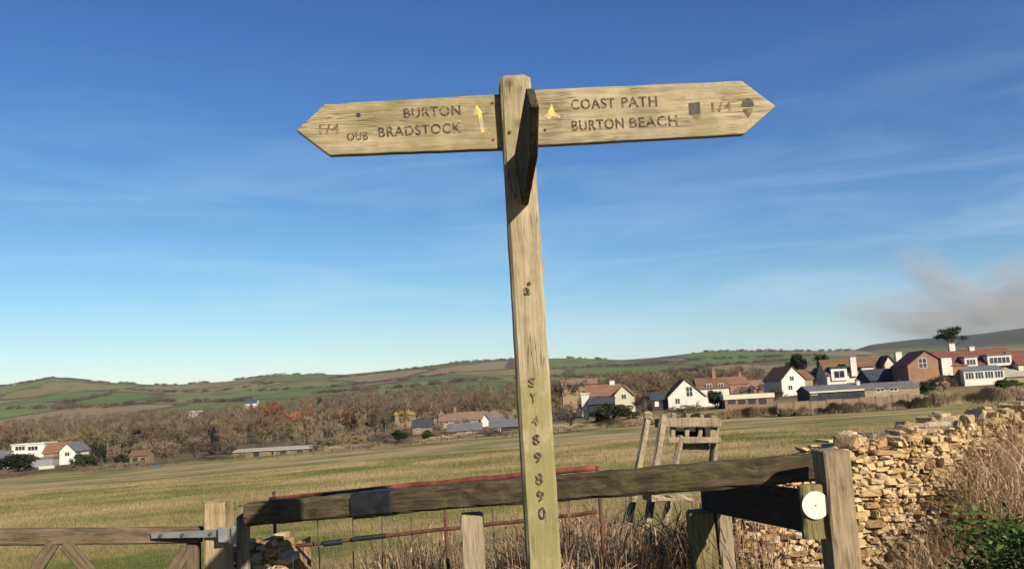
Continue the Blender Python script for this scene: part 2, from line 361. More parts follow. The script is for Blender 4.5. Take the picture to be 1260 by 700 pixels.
def ground_mat():
    """near ground = the field's sward; beyond it a patchwork of pasture, hedges and bracken"""
    m_ = field_mat('ground', 0); nt = m_.node_tree; L = nt.links.new; p = nt.nodes['Principled BSDF']
    base = p.inputs['Base Color'].links[0].from_socket
    g = N(nt, 'ShaderNodeNewGeometry')
    mp = N(nt, 'ShaderNodeMapping'); mp.inputs['Scale'].default_value = (1, 0.62, 0.2); mp.inputs['Rotation'].default_value = (0, 0, R(20)); L(g.outputs['Position'], mp.inputs[0])
    ds = N(nt, 'ShaderNodeTexNoise', Scale=0.004, Detail=2); L(g.outputs['Position'], ds.inputs['Vector'])
    va = N(nt, 'ShaderNodeVectorMath', operation='SCALE'); va.inputs['Scale'].default_value = 120; L(ds.outputs['Color'], va.inputs[0])
    ad = N(nt, 'ShaderNodeVectorMath', operation='ADD'); L(mp.outputs[0], ad.inputs[0]); L(va.outputs[0], ad.inputs[1])
    vo = N(nt, 'ShaderNodeTexVoronoi', Scale=0.0050, Randomness=0.85); L(ad.outputs[0], vo.inputs['Vector'])
    sp = N(nt, 'ShaderNodeSeparateXYZ'); L(vo.outputs['Color'], sp.inputs[0])
    cf = ramp(nt, [(p_, tuple(q*ALB*1.2 for q in c_)) for p_, c_ in [(0.0, (0.115, 0.165, 0.055)), (0.25, (0.16, 0.205, 0.07)), (0.45, (0.21, 0.20, 0.09)), (0.60, (0.12, 0.18, 0.055)), (0.80, (0.25, 0.20, 0.115)), (1.0, (0.17, 0.17, 0.08))]])
    cf.color_ramp.interpolation = 'CONSTANT'; L(sp.outputs[0], cf.inputs[0])
    n = N(nt, 'ShaderNodeTexNoise', Scale=0.012, Detail=8, Roughness=0.7); L(g.outputs['Position'], n.inputs['Vector'])
    sl = ramp(nt, [(0.56, (0, 0, 0)), (0.63, (1, 1, 1))]); L(n.outputs[0], sl.inputs[0])
    ve = N(nt, 'ShaderNodeTexVoronoi', feature='DISTANCE_TO_EDGE', Scale=0.0050, Randomness=0.85); L(ad.outputs[0], ve.inputs['Vector'])
    he = ramp(nt, [(0.035, (1, 1, 1)), (0.06, (0, 0, 0))]); L(ve.outputs['Distance'], he.inputs[0])
    mxm = N(nt, 'ShaderNodeMath', operation='MAXIMUM'); L(sl.outputs[0], mxm.inputs[0]); L(he.outputs[0], mxm.inputs[1])
    mm = N(nt, 'ShaderNodeMix', data_type='RGBA'); mm.inputs[7].default_value = (0.065, 0.05, 0.035, 1)
    L(mxm.outputs[0], mm.inputs[0]); L(cf.outputs[0], mm.inputs[6])
    ln = N(nt, 'ShaderNodeVectorMath', operation='LENGTH'); L(g.outputs['Position'], ln.inputs[0])
    vs = ramp(nt, alb([(0.35, (0.12, 0.09, 0.055)), (0.65, (0.24, 0.185, 0.11))])); n5 = N(nt, 'ShaderNodeTexNoise', Scale=0.06, Detail=7); L(g.outputs['Position'], n5.inputs['Vector']); L(n5.outputs[0], vs.inputs[0])
    m5 = N(nt, 'ShaderNodeMapRange'); m5.inputs['From Min'].default_value = 1000; m5.inputs['From Max'].default_value = 620; L(ln.outputs['Value'], m5.inputs[0])
    x5 = N(nt, 'ShaderNodeMix', data_type='RGBA'); L(m5.outputs[0], x5.inputs[0]); L(mm.outputs[2], x5.inputs[6]); L(vs.outputs[0], x5.inputs[7])
    m6 = N(nt, 'ShaderNodeMapRange'); m6.inputs['From Min'].default_value = 3200; m6.inputs['From Max'].default_value = 3900; m6.inputs['To Max'].default_value = .8; L(ln.outputs['Value'], m6.inputs[0])
    mm = N(nt, 'ShaderNodeMix', data_type='RGBA'); mm.inputs[7].default_value = (0.022, 0.026, 0.024, 1); L(m6.outputs[0], mm.inputs[0]); L(x5.outputs[2], mm.inputs[6])
    mr = N(nt, 'ShaderNodeMapRange'); mr.inputs['From Min'].default_value = 170; mr.inputs['From Max'].default_value = 215; L(ln.outputs['Value'], mr.inputs[0])
    fm = N(nt, 'ShaderNodeMix', data_type='RGBA'); L(mr.outputs[0], fm.inputs[0]); L(base, fm.inputs[6]); L(mm.outputs[2], fm.inputs[7])
    L(fm.outputs[2], p.inputs['Base Color'])
    bp = N(nt, 'ShaderNodeBump', Strength=0.5, Distance=0.05); nn = N(nt, 'ShaderNodeTexNoise', Scale=9, Detail=5); L(g.outputs['Position'], nn.inputs['Vector'])
    L(nn.outputs[0], bp.inputs['Height']); L(bp.outputs[0], p.inputs['Normal'])
    return m_
M['ground'] = ground_mat()

def twig(name, a, b):
    return mat(name, [(0.36, tuple(q*.8 for q in a)), (0.64, tuple(q*1.12 for q in b))], 0.09, 0.9, rand=0.35, trans=0.12, fine=(14, 0.3))
M['bark'] = mat('grey_bark', [(0.3, (0.07, 0.055, 0.04)), (0.7, (0.17, 0.14, 0.10))], 3, 0.95, 0.5, 0.05)
M['tw_brown'] = twig('brown_twigs', (0.25, 0.185, 0.125), (0.40, 0.305, 0.205))
M['tw_purple'] = twig('purple_brown_twigs', (0.18, 0.12, 0.09), (0.30, 0.205, 0.155))
M['tw_red'] = twig('red_twigs', (0.36, 0.12, 0.06), (0.52, 0.20, 0.10))
M['tw_olive'] = twig('olive_twigs', (0.26, 0.215, 0.095), (0.42, 0.34, 0.16))
M['tw_grey'] = twig('grey_twigs', (0.13, 0.12, 0.10), (0.24, 0.22, 0.19))
M['evergreen'] = twig('evergreen_leaves', (0.018, 0.032, 0.014), (0.05, 0.072, 0.026))
M['green'] = twig('mid_green_leaves', (0.04, 0.07, 0.02), (0.09, 0.13, 0.035))
M['w_white'] = mat('white_render', [(0.3, (0.60, 0.58, 0.52)), (0.7, (0.80, 0.78, 0.73))], 0.9, 0.9, ak=1.2, fine=(3, 0.06))
M['w_cream'] = mat('cream_render', [(0.3, (0.70, 0.66, 0.50)), (0.7, (0.80, 0.76, 0.60))], 0.4, 0.9, fine=(3, 0.06))
M['w_brick'] = mat('orange_brick', [(0.3, (0.30, 0.165, 0.105)), (0.7, (0.42, 0.25, 0.16))], 0.7, 0.9, fine=(5, 0.15))
M['w_stone'] = mat('house_stone', [(0.3, (0.30, 0.23, 0.14)), (0.7, (0.44, 0.35, 0.22))], 0.8, 0.9, fine=(4, 0.2))
M['w_timber'] = mat('brown_boards', [(0.3, (0.19, 0.125, 0.085)), (0.7, (0.34, 0.24, 0.165))], 1.2, 0.9, stretch=(3, 3, 0.3))
M['w_dark'] = mat('dark_boards', [(0.3, (0.02, 0.022, 0.03)), (0.7, (0.05, 0.05, 0.06))], 1, 0.8)
M['w_grey'] = mat('grey_render', [(0.3, (0.24, 0.25, 0.27)), (0.7, (0.36, 0.37, 0.38))], 1, 0.8)
def roofm(name, a, b):
    return mat(name, [(0.3, a), (0.7, b)], 0.9, 0.9, 0.5, 0.05, stretch=(0.5, 1, 2.5), fine=(4, 0.25))
M['r_red'] = roofm('red_tiles', (0.18, 0.065, 0.05), (0.28, 0.11, 0.08))
M['r_orange'] = roofm('orange_tiles', (0.23, 0.12, 0.08), (0.36, 0.19, 0.12))
M['r_brown'] = roofm('brown_tiles', (0.16, 0.085, 0.05), (0.28, 0.16, 0.095))
M['r_pink'] = roofm('pinkish_tiles', (0.24, 0.15, 0.11), (0.36, 0.24, 0.18))
M['r_grey'] = roofm('grey_slates', (0.13, 0.14, 0.16), (0.24, 0.25, 0.28))
M['r_dark'] = roofm('dark_slates', (0.035, 0.045, 0.075), (0.08, 0.095, 0.14))
M['r_pale'] = roofm('pale_sheet_roof', (0.42, 0.38, 0.32), (0.58, 0.54, 0.47))
M['r_yellow'] = roofm('sun_tinted_tiles', (0.38, 0.25, 0.10), (0.52, 0.37, 0.17))  # yellow of the sunlight put into the tile colour
M['pvc'] = mat('white_frames', (0.8, 0.8, 0.78), rough=0.5)
M['glass'] = mat('window_glass', [(0.3, (0.02, 0.025, 0.035)), (0.7, (0.07, 0.08, 0.10))], 0.5, 0.15, spec=0.6)
M['blue'] = mat('blue_plastic', (0.10, 0.14, 0.22), rough=0.6)

# ------------------------------------------------------------------ ground
TANR = math.tan(ROLL)
VH = 350 + FPX*math.tan(PITCH)/math.cos(ROLL)
def hz(u): return VH - (u-630)*TANR           # row of the horizon at column u
_us = [-900, -300, 0, 60, 120, 200, 270, 340, 420, 500, 560, 630, 700, 760, 800, 860, 940, 1000, 1040, 1065, 1120, 1200, 1260, 1500, 2100]
def tab(pts):
    xs, ys = zip(*pts); return np.interp(_us, xs, ys)
_D = [150, 195, 240, 330, 450, 900, 1600, 2400, 2900, 4500, 5600, 12000]
_sky = [30, 34, 46, 52, 43, 35, 36, 41, 37, 40, 43, 43, 40, 34.5, 35, 39, 36, 31, 29, 27, 26, 25, 25, 25, 25]
_rows = [
    tab([(-300, -68), (0, -66), (200, -62), (350, -58), (480, -54), (630, -50), (760, -47), (900, -44), (1100, -44), (1500, -46)]),
    tab([(0, -59), (350, -50), (550, -45), (740, -32), (860, -28), (980, -21), (1190, -17), (1500, -14)]),
    tab([(0, -50), (350, -44), (550, -40), (740, -27), (860, -24), (980, -17), (1190, -11), (1500, -9)]),
    tab([(0, -40), (350, -34), (550, -31), (740, -21), (860, -18), (980, -12), (1190, -8), (1500, -6)]),
    tab([(0, -29), (350, -25), (550, -21), (740, -13), (860, -10), (980, -6), (1190, -5), (1500, -4)]),
    tab([(0, -6), (250, -4), (420, 4), (550, 6), (740, 3), (860, 2), (980, 2), (1190, 2), (1500, 2)]),
    tab([(0, 25), (100, 28), (250, 19), (420, 22), (560, 27), (740, 19), (860, 22), (980, 21), (1060, 16), (1500, 12)]),
    np.array(_sky, float),
    np.array(_sky, float)*0.86,
    tab([(-900, 20), (980, 18), (1040, 28), (1065, 35), (1120, 39), (1200, 41), (1260, 46), (1330, 49), (1600, 40), (2100, 30)]),
    tab([(-900, 13), (2100, 13)]),
    tab([(-900, -0.5), (2100, -0.5)]),
]
_Z = np.array([EYE + d*r/FPX for d, r in zip(_D, _rows)])
_gr = np.random.default_rng(3)
_ph = _gr.uniform(0, 6.28, (6, 2))
def gz(x, y):
    """terrain height (arrays welcome)"""
    x = np.asarray(x, float); y = np.asarray(y, float)
    d = np.maximum(np.hypot(x, y), 0.01)
    yy = np.maximum(y, 0.05)
    front = np.clip((y/d-0.15)/0.25, 0, 1)
    u = np.clip(630 + FPX*x/yy, -900, 2100)
    # interpolate over columns for each table row, then over log distance
    cols = np.stack([np.interp(u, _us, r) for r in _Z])
    z150 = cols[0]
    near = np.where(d < 4, 0.0, 0.0)
    ld = np.log(np.clip(yy, 150, 12000))
    LD = np.log(_D)
    k = np.clip(np.searchsorted(LD, ld)-1, 0, len(_D)-2)
    t = (ld - LD[k])/(LD[k+1]-LD[k])
    t = np.where(k >= 4, t*t*(3-2*t)*0.5+t*0.5, t)
    idx = np.indices(k.shape)
    a = np.take_along_axis(cols, k[None], 0)[0]; b = np.take_along_axis(cols, (k+1)[None], 0)[0]
    zf = a*(1-t)+b*t
    q = np.clip((yy-3)/147, 0, 1)
    zn = z150*q**0.93
    z = np.where(yy < 150, zn, zf)
    z = z*front + (1-front)*(-0.2-0.01*d)
    amp = np.clip((d-6)/60, 0, 1)*0.18 + np.clip((d-600)/2500, 0, 1)*5.5
    for i in range(6):
        wl = [13, 29, 47, 160, 330, 610][i]
        am = amp if i >= 3 else np.minimum(amp, 0.2)
        z = z + am*(0.33)*np.sin(x/wl*2+_ph[i, 0])*np.cos(y/wl*1.3+_ph[i, 1])
    return z
def G(x, y): return float(gz(np.array([x]), np.array([y]))[0])

azs = np.concatenate([np.linspace(-180, -50, 27)[:-1], np.linspace(-50, 50, 421), np.linspace(50, 180, 27)[1:-1]])
rs = np.concatenate([[0.4], np.geomspace(1.2, 150, 70), np.geomspace(158, 1500, 70), np.geomspace(1540, 12000, 66)])
A, RR = np.meshgrid(np.radians(azs), rs)
X = RR*np.sin(A); Yg = RR*np.cos(A)
Z = gz(X, Yg)
nr, na = X.shape
V = np.stack([X, Yg, Z], -1).reshape(-1, 3)
i, j = np.meshgrid(np.arange(nr-1), np.arange(na), indexing='ij')
j2 = (j+1) % na
Fq = np.stack([i*na+j, i*na+j2, (i+1)*na+j2, (i+1)*na+j], -1).reshape(-1, 4)[:, ::-1]
V = np.concatenate([V, [[0, 0, float(Z[0].mean())]]])
g = raw_mesh('ground', V, Fq, M['ground'])
g.data.polygons.foreach_set('use_smooth', [True]*len(g.data.polygons))
import bmesh
bm = bmesh.new(); bm.from_mesh(g.data); bm.verts.ensure_lookup_table()
c0 = bm.verts[len(V)-1]
for jj in range(na): bm.faces.new((c0, bm.verts[(jj+1) % na], bm.verts[jj]))
bm.to_mesh(g.data); bm.free()
tag(g, kind='structure')

# ------------------------------------------------------------------ vegetation builders
def skeleton(seed, levels=4, spread=0.75, upright=0.35, first=0.30, n0=7, shrink=0.68):
    """limbs of a unit-high tree: list of (p0, p1, r0, r1), and the twig tips"""
    r = random.Random(seed); segs = []; tips = []
    def grow(p, d, ln, rad, lv):
        q = p + d*ln; segs.append((p, q, rad, rad*0.62))
        if lv == 0: tips.append((p, q, d, ln)); return
        for _ in range(r.choice((2, 3, 3)) if lv > 1 else 3):
            a = Vector((r.gauss(0, 1), r.gauss(0, 1), r.gauss(0, 0.6))).normalized()
            nd = (d + a*spread + Vector((0, 0, upright*0.4))).normalized()
            t = r.uniform(0.55, 1.0)
            grow(p + d*ln*t, nd, ln*shrink*r.uniform(0.75, 1.2), rad*0.55, lv-1)
    trunk_top = Vector((r.uniform(-.02, .02), r.uniform(-.02, .02), first+0.22))
    segs.append((Vector((0, 0, -0.03)), trunk_top, 0.028, 0.018))
    for k in range(n0):
        a = 2*math.pi*k/n0 + r.uniform(-.4, .4); el = r.uniform(0.35, 1.35)
        d = Vector((math.cos(a)*math.cos(el), math.sin(a)*math.cos(el), math.sin(el)))
        grow(Vector((trunk_top.x, trunk_top.y, r.uniform(first*0.6, first+0.22))), d, r.uniform(0.20, 0.27), 0.012, levels-1)
    return segs, tips
def bare_tree_mesh(seed, twigs=5, tw=0.008, leafy=False, levels=4, **kw):
    segs, tips = skeleton(seed, levels, **kw)
    g = np.random.default_rng(seed)
    mb = MB()
    for p, q, a, b in segs:
        if a > 0.006: mb.tube([p, q], [a, b], 4, cap=False)
    trunk = mb
    P0 = np.array([t[1] for t in tips]); Dn = np.array([t[2] for t in tips]); Ls = np.array([t[3] for t in tips])
    Ps = np.array([t[0] for t in tips])
    n = len(tips)*twigs
    base = np.repeat(Ps, twigs, 0) + np.repeat(P0-Ps, twigs, 0)*g.uniform(0.1, 1, (n, 1))
    dirs = np.repeat(Dn, twigs, 0) + g.normal(0, 0.55, (n, 3)) + [0, 0, 0.3]
    dirs /= np.linalg.norm(dirs, axis=1)[:, None]
    ln = g.uniform(0.05, 0.13, n)
    sd_ = np.cross(dirs, g.normal(0, 1, (n, 3))); sd_ /= np.linalg.norm(sd_, axis=1)[:, None]
    if leafy:
        ln = g.uniform(0.018, 0.04, n); wv = ln*0.45
        c = base + g.normal(0, 0.035, (n, 3))
        V = np.stack([c - dirs*ln[:, None], c + sd_*wv[:, None], c + dirs*ln[:, None], c - sd_*wv[:, None]], 1)
        return trunk, V.reshape(-1, 3), np.arange(4*n).reshape(-1, 4)
    wv = np.full(n, tw)
    V = np.stack([base - sd_*wv[:, None]/2, base + sd_*wv[:, None]/2, base + dirs*ln[:, None]*1.0 + sd_*wv[:, None]*0.2, base + dirs*ln[:, None] - sd_*wv[:, None]*0.2], 1)
    return trunk, V.reshape(-1, 3), np.arange(4*n).reshape(-1, 4)

PROTO = {}
def proto(kind, k):
    if (kind, k) in PROTO: return PROTO[(kind, k)]
    s = 100 + k*17
    if kind == 'bare': t = bare_tree_mesh(s, 7, 0.0075, n0=8)
    elif kind == 'shrub': t = bare_tree_mesh(s+5, 8, 0.009, first=0.02, spread=0.9, n0=9)
    elif kind == 'thin': t = bare_tree_mesh(s+3, 5, 0.006, first=0.34, n0=6, spread=0.6)
    elif kind == 'ever': t = bare_tree_mesh(s+9, 26, leafy=True, first=0.12, n0=9, spread=0.85)
    elif kind == 'everbush': t = bare_tree_mesh(s+9, 30, leafy=True, first=0.01, n0=11, spread=1.0, upright=.1)
    elif kind == 'pine': t = bare_tree_mesh(s+2, 22, leafy=True, first=0.62, n0=8, spread=0.5, levels=3, shrink=0.6)
    if kind == 'pine':
        g = np.random.default_rng(k); mb = MB(); mb.tube([(0, 0, -.03), (.02, 0, .35), (-.01, .02, .62), (.02, 0, .86)], [.022, .018, .015, .006], 6)
        cl = np.array([(math.cos(a)*rr_, math.sin(a)*rr_, z_) for a, rr_, z_ in [(g.uniform(0, 6.28), g.uniform(.05, .40), g.uniform(.70, .97)) for _ in range(20)]]); cl[0] = (0, 0, .95)
        for c_ in cl: mb.tube([(0, 0, .60), tuple(c_*[.5, .5, 1]-[0, 0, .10]), tuple(c_-[0, 0, .03])], [.010, .006, .003], 4)
        n_ = 4200; c = cl[g.integers(0, 20, n_)] + g.normal(0, 1, (n_, 3))*[.055, .055, .022]
        dr_ = g.normal(0, 1, (n_, 3)); dr_ /= np.linalg.norm(dr_, axis=1)[:, None]; sd2 = np.cross(dr_, g.normal(0, 1, (n_, 3))); sd2 /= np.linalg.norm(sd2, axis=1)[:, None]
        l_ = g.uniform(.010, .022, n_)[:, None]
        t = (mb, np.stack([c-dr_*l_, c+sd2*l_*.5, c+dr_*l_, c-sd2*l_*.5], 1).reshape(-1, 3), np.arange(4*n_).reshape(-1, 4))
    trunk, V, F = t
    zmax = V[:, 2].max(); rad = np.percentile(np.hypot(V[:, 0], V[:, 1]), 97)
    V = V/[rad*2, rad*2, zmax]
    trunk.v = [(a/(rad*2), b/(rad*2), c/zmax) for a, b, c in trunk.v]
    PROTO[(kind, k)] = (trunk, V, F); return PROTO[(kind, k)]
CROWN = {}
def tree(name, u, vtop, D, wpx, kind, matn, label, group=None, k=None, sink=0.3):
    group = group or {'bare_tree': 'bare trees standing in the valley', 'shrub': 'bare bushes along the field edge', 'evergreen_tree': 'dark evergreen trees of the village', 'evergreen_shrub': 'green bushes along the field edge'}.get(name)
    p = at(u, hz(u), D); gx, gy = p.x, D
    z0 = G(gx, gy); ztop = at(u, vtop, D).z
    h = max(ztop - z0, 1.0); wd = wpx*D/FPX
    k = rnd.randrange(4) if k is None else k
    tr, V, F = proto(kind, k)
    key = (kind, k, matn)
    if key not in CROWN:
        CROWN[key] = (tr.mesh('trunk', M['bark']), raw_mesh('crown', V, F, M[matn], link=False))
    root = thing(name, label, 'tree' if kind in ('bare', 'thin', 'ever', 'pine') else 'shrub', (gx, gy, z0-0.1), rnd.uniform(0, 6.28), group)
    for nm, me in zip(('trunk', 'crown'), CROWN[key]):
        o = bpy.data.objects.new(nm, me); col.objects.link(o); o.parent = root
        o.scale = (wd, wd, h)
    return root

def mass(name, pts, kinds, matn, label, g_seed):
    """many small trees joined: pts rows x, y, z, height, width"""
    Vs = []; Fs = []; b = 0
    r = np.random.default_rng(g_seed)
    for (x, y, z, h, wd) in pts:
        tr, V, F = proto(kinds[r.integers(len(kinds))], int(r.integers(4)))
        nq = len(F); keep = r.permutation(nq)[:max(70, int(nq*min(1, 0.36*250/y)))]
        a = r.uniform(0, 6.28); c, s = math.cos(a), math.sin(a)
        Q = V.reshape(-1, 4, 3)[keep].copy()
        cen = Q.mean(1, keepdims=True); Q = cen + (Q-cen)*(len(V)/4/len(keep))**0.42     # fewer, broader twigs
        Q = Q.reshape(-1, 3)
        Q = np.stack([(Q[:, 0]*c-Q[:, 1]*s)*wd+x, (Q[:, 0]*s+Q[:, 1]*c)*wd+y, Q[:, 2]*h+z], 1)
        Vs.append(Q); Fs.append(np.arange(len(Q)).reshape(-1, 4)+b); b += len(Q)
        if y < 700 and kinds[0] == 'bare':          # a trunk and a few upright limbs
            tw_ = .011*h; T_ = []
            for q_ in range(6):
                lx_, ly_ = (0, 0) if q_ == 0 else (r.normal(0, .16)*wd, r.normal(0, .16)*wd); w_ = tw_*(1.3 if q_ == 0 else .6)
                z0_, z1_ = (0, .6) if q_ == 0 else (.3, r.uniform(.7, .95))
                T_ += [(x-w_, y, z+h*z0_), (x+w_, y, z+h*z0_), (x+lx_+w_*.4, y+ly_, z+h*z1_), (x+lx_-w_*.4, y+ly_, z+h*z1_)]
            T_ = np.array(T_); Vs.append(T_); Fs.append(np.arange(len(T_)).reshape(-1, 4)+b); b += len(T_)
    o = raw_mesh(name, np.concatenate(Vs), np.concatenate(Fs), M[matn])
    return tag(o, label, kind='stuff')

# ------------------------------------------------------------------ houses
class House:
    def __init__(s, name, label, u0, vb, D, yaw=0, cat='house', group=None):
        if D is None:                       # walk out along the terrain until its row is the base row
            for D in np.arange(190, 1500, 4.0):
                if 1.6 + D*(hz(u0)-vb)/FPX <= G((u0-630)/FPX*D, D) + 0.3: break
            else: D = 500
            D = float(D)
        s.u0, s.D, s.s = u0, D, D/FPX
        s.vc0 = vb + (u0-630)*TANR
        p = at(u0, vb, D)
        s.z = p.z
        s.gap = p.z - G(p.x, D)
        s.root = thing(name, label, cat, (p.x, D, p.z), R(yaw), group or ('houses of the village' if name == 'house' else None))
    def X(s, u): return (u-s.u0)*s.s
    def Zv(s, u, v): return (s.vc0 - (v + (u-630)*TANR))*s.s
    def block(s, u0, u1, ve, vr, wall, roof, axis='x', y0=0, depth=7, vb=None, um=None, over=0.35, thick=0.22, ridge_shift=0.5, wname='wall', rname='roof'):
        """walls with a pitched roof: eaves row ve, ridge row vr (rows read at the middle column)"""
        um = (u0+u1)/2 if um is None else um
        x0, x1 = s.X(u0), s.X(u1); ze, zr = s.Zv(um, ve), s.Zv(um, vr)
        zb = min(-0.4, -s.gap-0.5) if vb is None else s.Zv(um, vb)
        y1 = y0+depth
        mb = MB()
        if axis == 'x':
            ym = y0 + depth*ridge_shift
            mb.prism([(y0, zb), (y1, zb), (y1, ze), (ym, zr), (y0, ze)], x0, x1, 'x')
        else:
            xm = (x0+x1)/2
            mb.prism([(x0, zb), (x1, zb), (x1, ze), (xm, zr), (x0, ze)], y0, y1, 'y')
        wo = mb.build(wname, M[wall], s.root)
        rb = MB()
        if axis == 'x':
            sl = (zr-ze)/(ym-y0)
            for sg, ya in ((1, y0), (-1, y1)):
                sl2 = (zr-ze)/abs(ym-ya)
                pts = [(ya-sg*over, ze-sl2*over+0.03), (ym, zr+0.03), (ym, zr+0.03+thick), (ya-sg*over, ze-sl2*over+thick)]
                rb.prism(pts, x0-over, x1+over, 'x')
        else:
            for sg, xa in ((1, x0), (-1, x1)):
                sl2 = (zr-ze)/abs(xm-xa)
                pts = [(xa-sg*over, ze-sl2*over+0.03), (xm, zr+0.03), (xm, zr+0.03+thick), (xa-sg*over, ze-sl2*over+thick)]
                rb.prism(pts, y0-over, y1+over, 'y')
        ro = rb.build(rname, M[roof], s.root)
        return wo, ro
    def flat(s, u0, u1, vt, wall, roof, y0=0, depth=6, vb=None, lip=0.25, um=None, wname='wall', rname='flat_roof', thick=0.25):
        um = (u0+u1)/2 if um is None else um
        zb = min(-0.4, -s.gap-0.5) if vb is None else s.Zv(um, vb)
        zt = s.Zv(um, vt)
        wo = MB().box(s.X(u0), s.X(u1), y0, y0+depth, zb, zt-thick).build(wname, M[wall], s.root)
        ro = MB().box(s.X(u0)-lip, s.X(u1)+lip, y0-lip, y0+depth+lip, zt-thick+0.003, zt).build(rname, M[roof], s.root)
        return wo, ro
    def win(s, u0, u1, v0, v1, y=0, parent=None, bars=1, name='window', rows=0):
        um = (u0+u1)/2
        x0, x1, z1, z0 = s.X(u0), s.X(u1), s.Zv(um, v0), s.Zv(um, v1)
        f = 0.09
        fb = MB()
        fb.box(x0, x1, y-0.06, y+0.02, z0, z0+f).box(x0, x1, y-0.06, y+0.02, z1-f, z1)
        fb.box(x0, x0+f, y-0.06, y+0.02, z0+f, z1-f).box(x1-f, x1, y-0.06, y+0.02, z0+f, z1-f)
        for k in range(bars):
            xc = x0+(x1-x0)*(k+1)/(bars+1); fb.box(xc-f/2, xc+f/2, y-0.05, y+0.015, z0+f, z1-f)
        for k in range(rows):
            zc = z0+(z1-z0)*(k+1)/(rows+1); fb.box(x0+f, x1-f, y-0.048, y+0.012, zc-f/2, zc+f/2)
        fr = fb.build(name, M['pvc'], parent or s.root)
        if parent is None:
            MB().box(x0+f*0.7, x1-f*0.7, y-0.03, y+0.005, z0+f*0.7, z1-f*0.7).build('pane', M['glass'], fr)
        else:
            me = fr.data; me.materials.append(M['glass'])
            MB_ = MB(); MB_.v = [tuple(v.co) for v in me.vertices]; MB_.f = [tuple(p.vertices) for p in me.polygons]; MB_.m = [0]*len(MB_.f)
            MB_.box(x0+f*0.7, x1-f*0.7, y-0.03, y+0.005, z0+f*0.7, z1-f*0.7, 1)
            fr.data = MB_.mesh(name, [M['pvc'], M['glass']])
        return fr
    def door(s, u0, u1, v0, v1, m_, y=0):
        um = (u0+u1)/2
        return MB().box(s.X(u0), s.X(u1), y-0.05, y+0.03, s.Zv(um, v1), s.Zv(um, v0)).build('door', M[m_], s.root)
    def chimney(s, u, vt, vb, wpx, m_, y, parent=None):
        x = s.X(u); wd = wpx*s.s/2
        mb = MB().box(x-wd, x+wd, y-0.45, y+0.45, s.Zv(u, vb), s.Zv(u, vt))
        mb.box(x-wd-0.08, x+wd+0.08, y-0.53, y+0.53, s.Zv(u, vt), s.Zv(u, vt)+0.15)
        for dx in (-0.45, 0.45): mb.tube([(x+dx*wd, y, s.Zv(u, vt)+0.15), (x+dx*wd, y, s.Zv(u, vt)+0.55)], 0.14, 6, 1)
        return mb.build('chimney', [M[m_], M['w_brick']], parent or s.root)

# left of the photograph -------------------------------------------------
h = House('house', 'white flat-roofed house with long upper windows at the far left edge of the field', 34, 566, 230, 4)
h.flat(15, 53, 546, 'w_white', 'w_white', depth=7)
for a, b in ((19, 31), (34, 46)): h.win(a, b, 549, 554.5, bars=2)
h.win(20, 32, 558, 563, bars=2)
h = House('house', 'bungalow with brown-orange roof and bright white gable at the left edge of the village', 74, 569, 222, 6)
h.block(52, 78, 557, 546.5, 'w_stone', 'r_orange', 'x', y0=1.2, depth=7)
h.block(75, 93, 555, 546, 'w_white', 'r_grey', 'y', y0=-1, depth=9)
h.win(81, 87, 556, 561, y=-1)
h.flat(38, 74, 562, 'w_grey', 'r_grey', y0=-4.2, depth=4, wname='annexe_wall', rname='annexe_roof')
h = House('garden_wall', 'low cream garden wall in front of the annexe of the white-gabled bungalow', 58, 576, 205, 3, 'wall')
MB().box(h.X(48), h.X(66), 0, .4, -1, h.Zv(58, 573)).build('wall', M['w_cream'], h.root)
h = House('house', 'small white cottage cut off by the left edge of the photo', -6, 574, 226, 0)
h.block(-18, 5, 564, 557, 'w_white', 'r_grey', 'x', depth=6)
h.win(-4, 0, 565, 569)
h = House('stable', 'small timber stable with two dark openings at the field edge', 170, 575, 165, 2, 'stable')
h.block(160, 181, 560.5, 555.5, 'w_timber', 'r_brown', 'x', depth=3.2, over=0.25, thick=0.12)
h.door(163.5, 169.5, 563, 573.5, 'glass'); h.door(173.5, 178, 563, 573.5, 'glass')  # open doorways as dark slabs, the shade inside put into their colour
tg = thing('water_trough', 'small blue water trough lying on the grass near the timber stable', 'trough', (at(192, 577, 150).x, 150, G(at(192, 577, 150).x, 150)+0.02))
MB().box(-.75, .75, -.35, .35, 0, .12).box(-.75, .75, -.35, -.28, .12, .5).box(-.75, .75, .28, .35, .12, .5).box(-.75, -.68, -.28, .28, .12, .5).box(.68, .75, -.28, .28, .12, .5).build('tub', M['blue'], tg)
h = House('barn', 'long low barn with pale sheet roof behind the field left of centre', 335, 563, 170, -3, 'barn')
h.block(288, 334, 555.5, 553.5, 'w_timber', 'r_pale', 'x', depth=5, over=0.3, thick=0.15)
h.block(336, 383, 553, 550.5, 'w_timber', 'r_pale', 'x', depth=5, over=0.3, thick=0.15, wname='wing_wall', rname='wing_roof')
for a in (295, 312, 345, 366): h.door(a, a+7, 556.5-(a-290)*0.04, 562, 'glass')
h = House('house', 'pale cottage with dark red roof among the brown trees on the left slope', 292, 526, 520, 5)
h.block(284, 306, 521, 514, 'w_stone', 'r_red', 'x', depth=8); h.chimney(282.5, 510, 521, 4.5, 'w_cream', 3)
h = House('house', 'little white cottage below the left hills, highest of the hillside houses', 308, 499.5, 980, 0)
h.block(301, 316, 496, 491, 'w_white', 'r_dark', 'x', depth=9)
h = House('house', 'tiny white farmhouse with pale roof on the slope left of the red-roofed cottage', 238, 511.5, 820, 0)
h.block(230, 246, 508.5, 505.5, 'w_white', 'r_pale', 'x', depth=9)
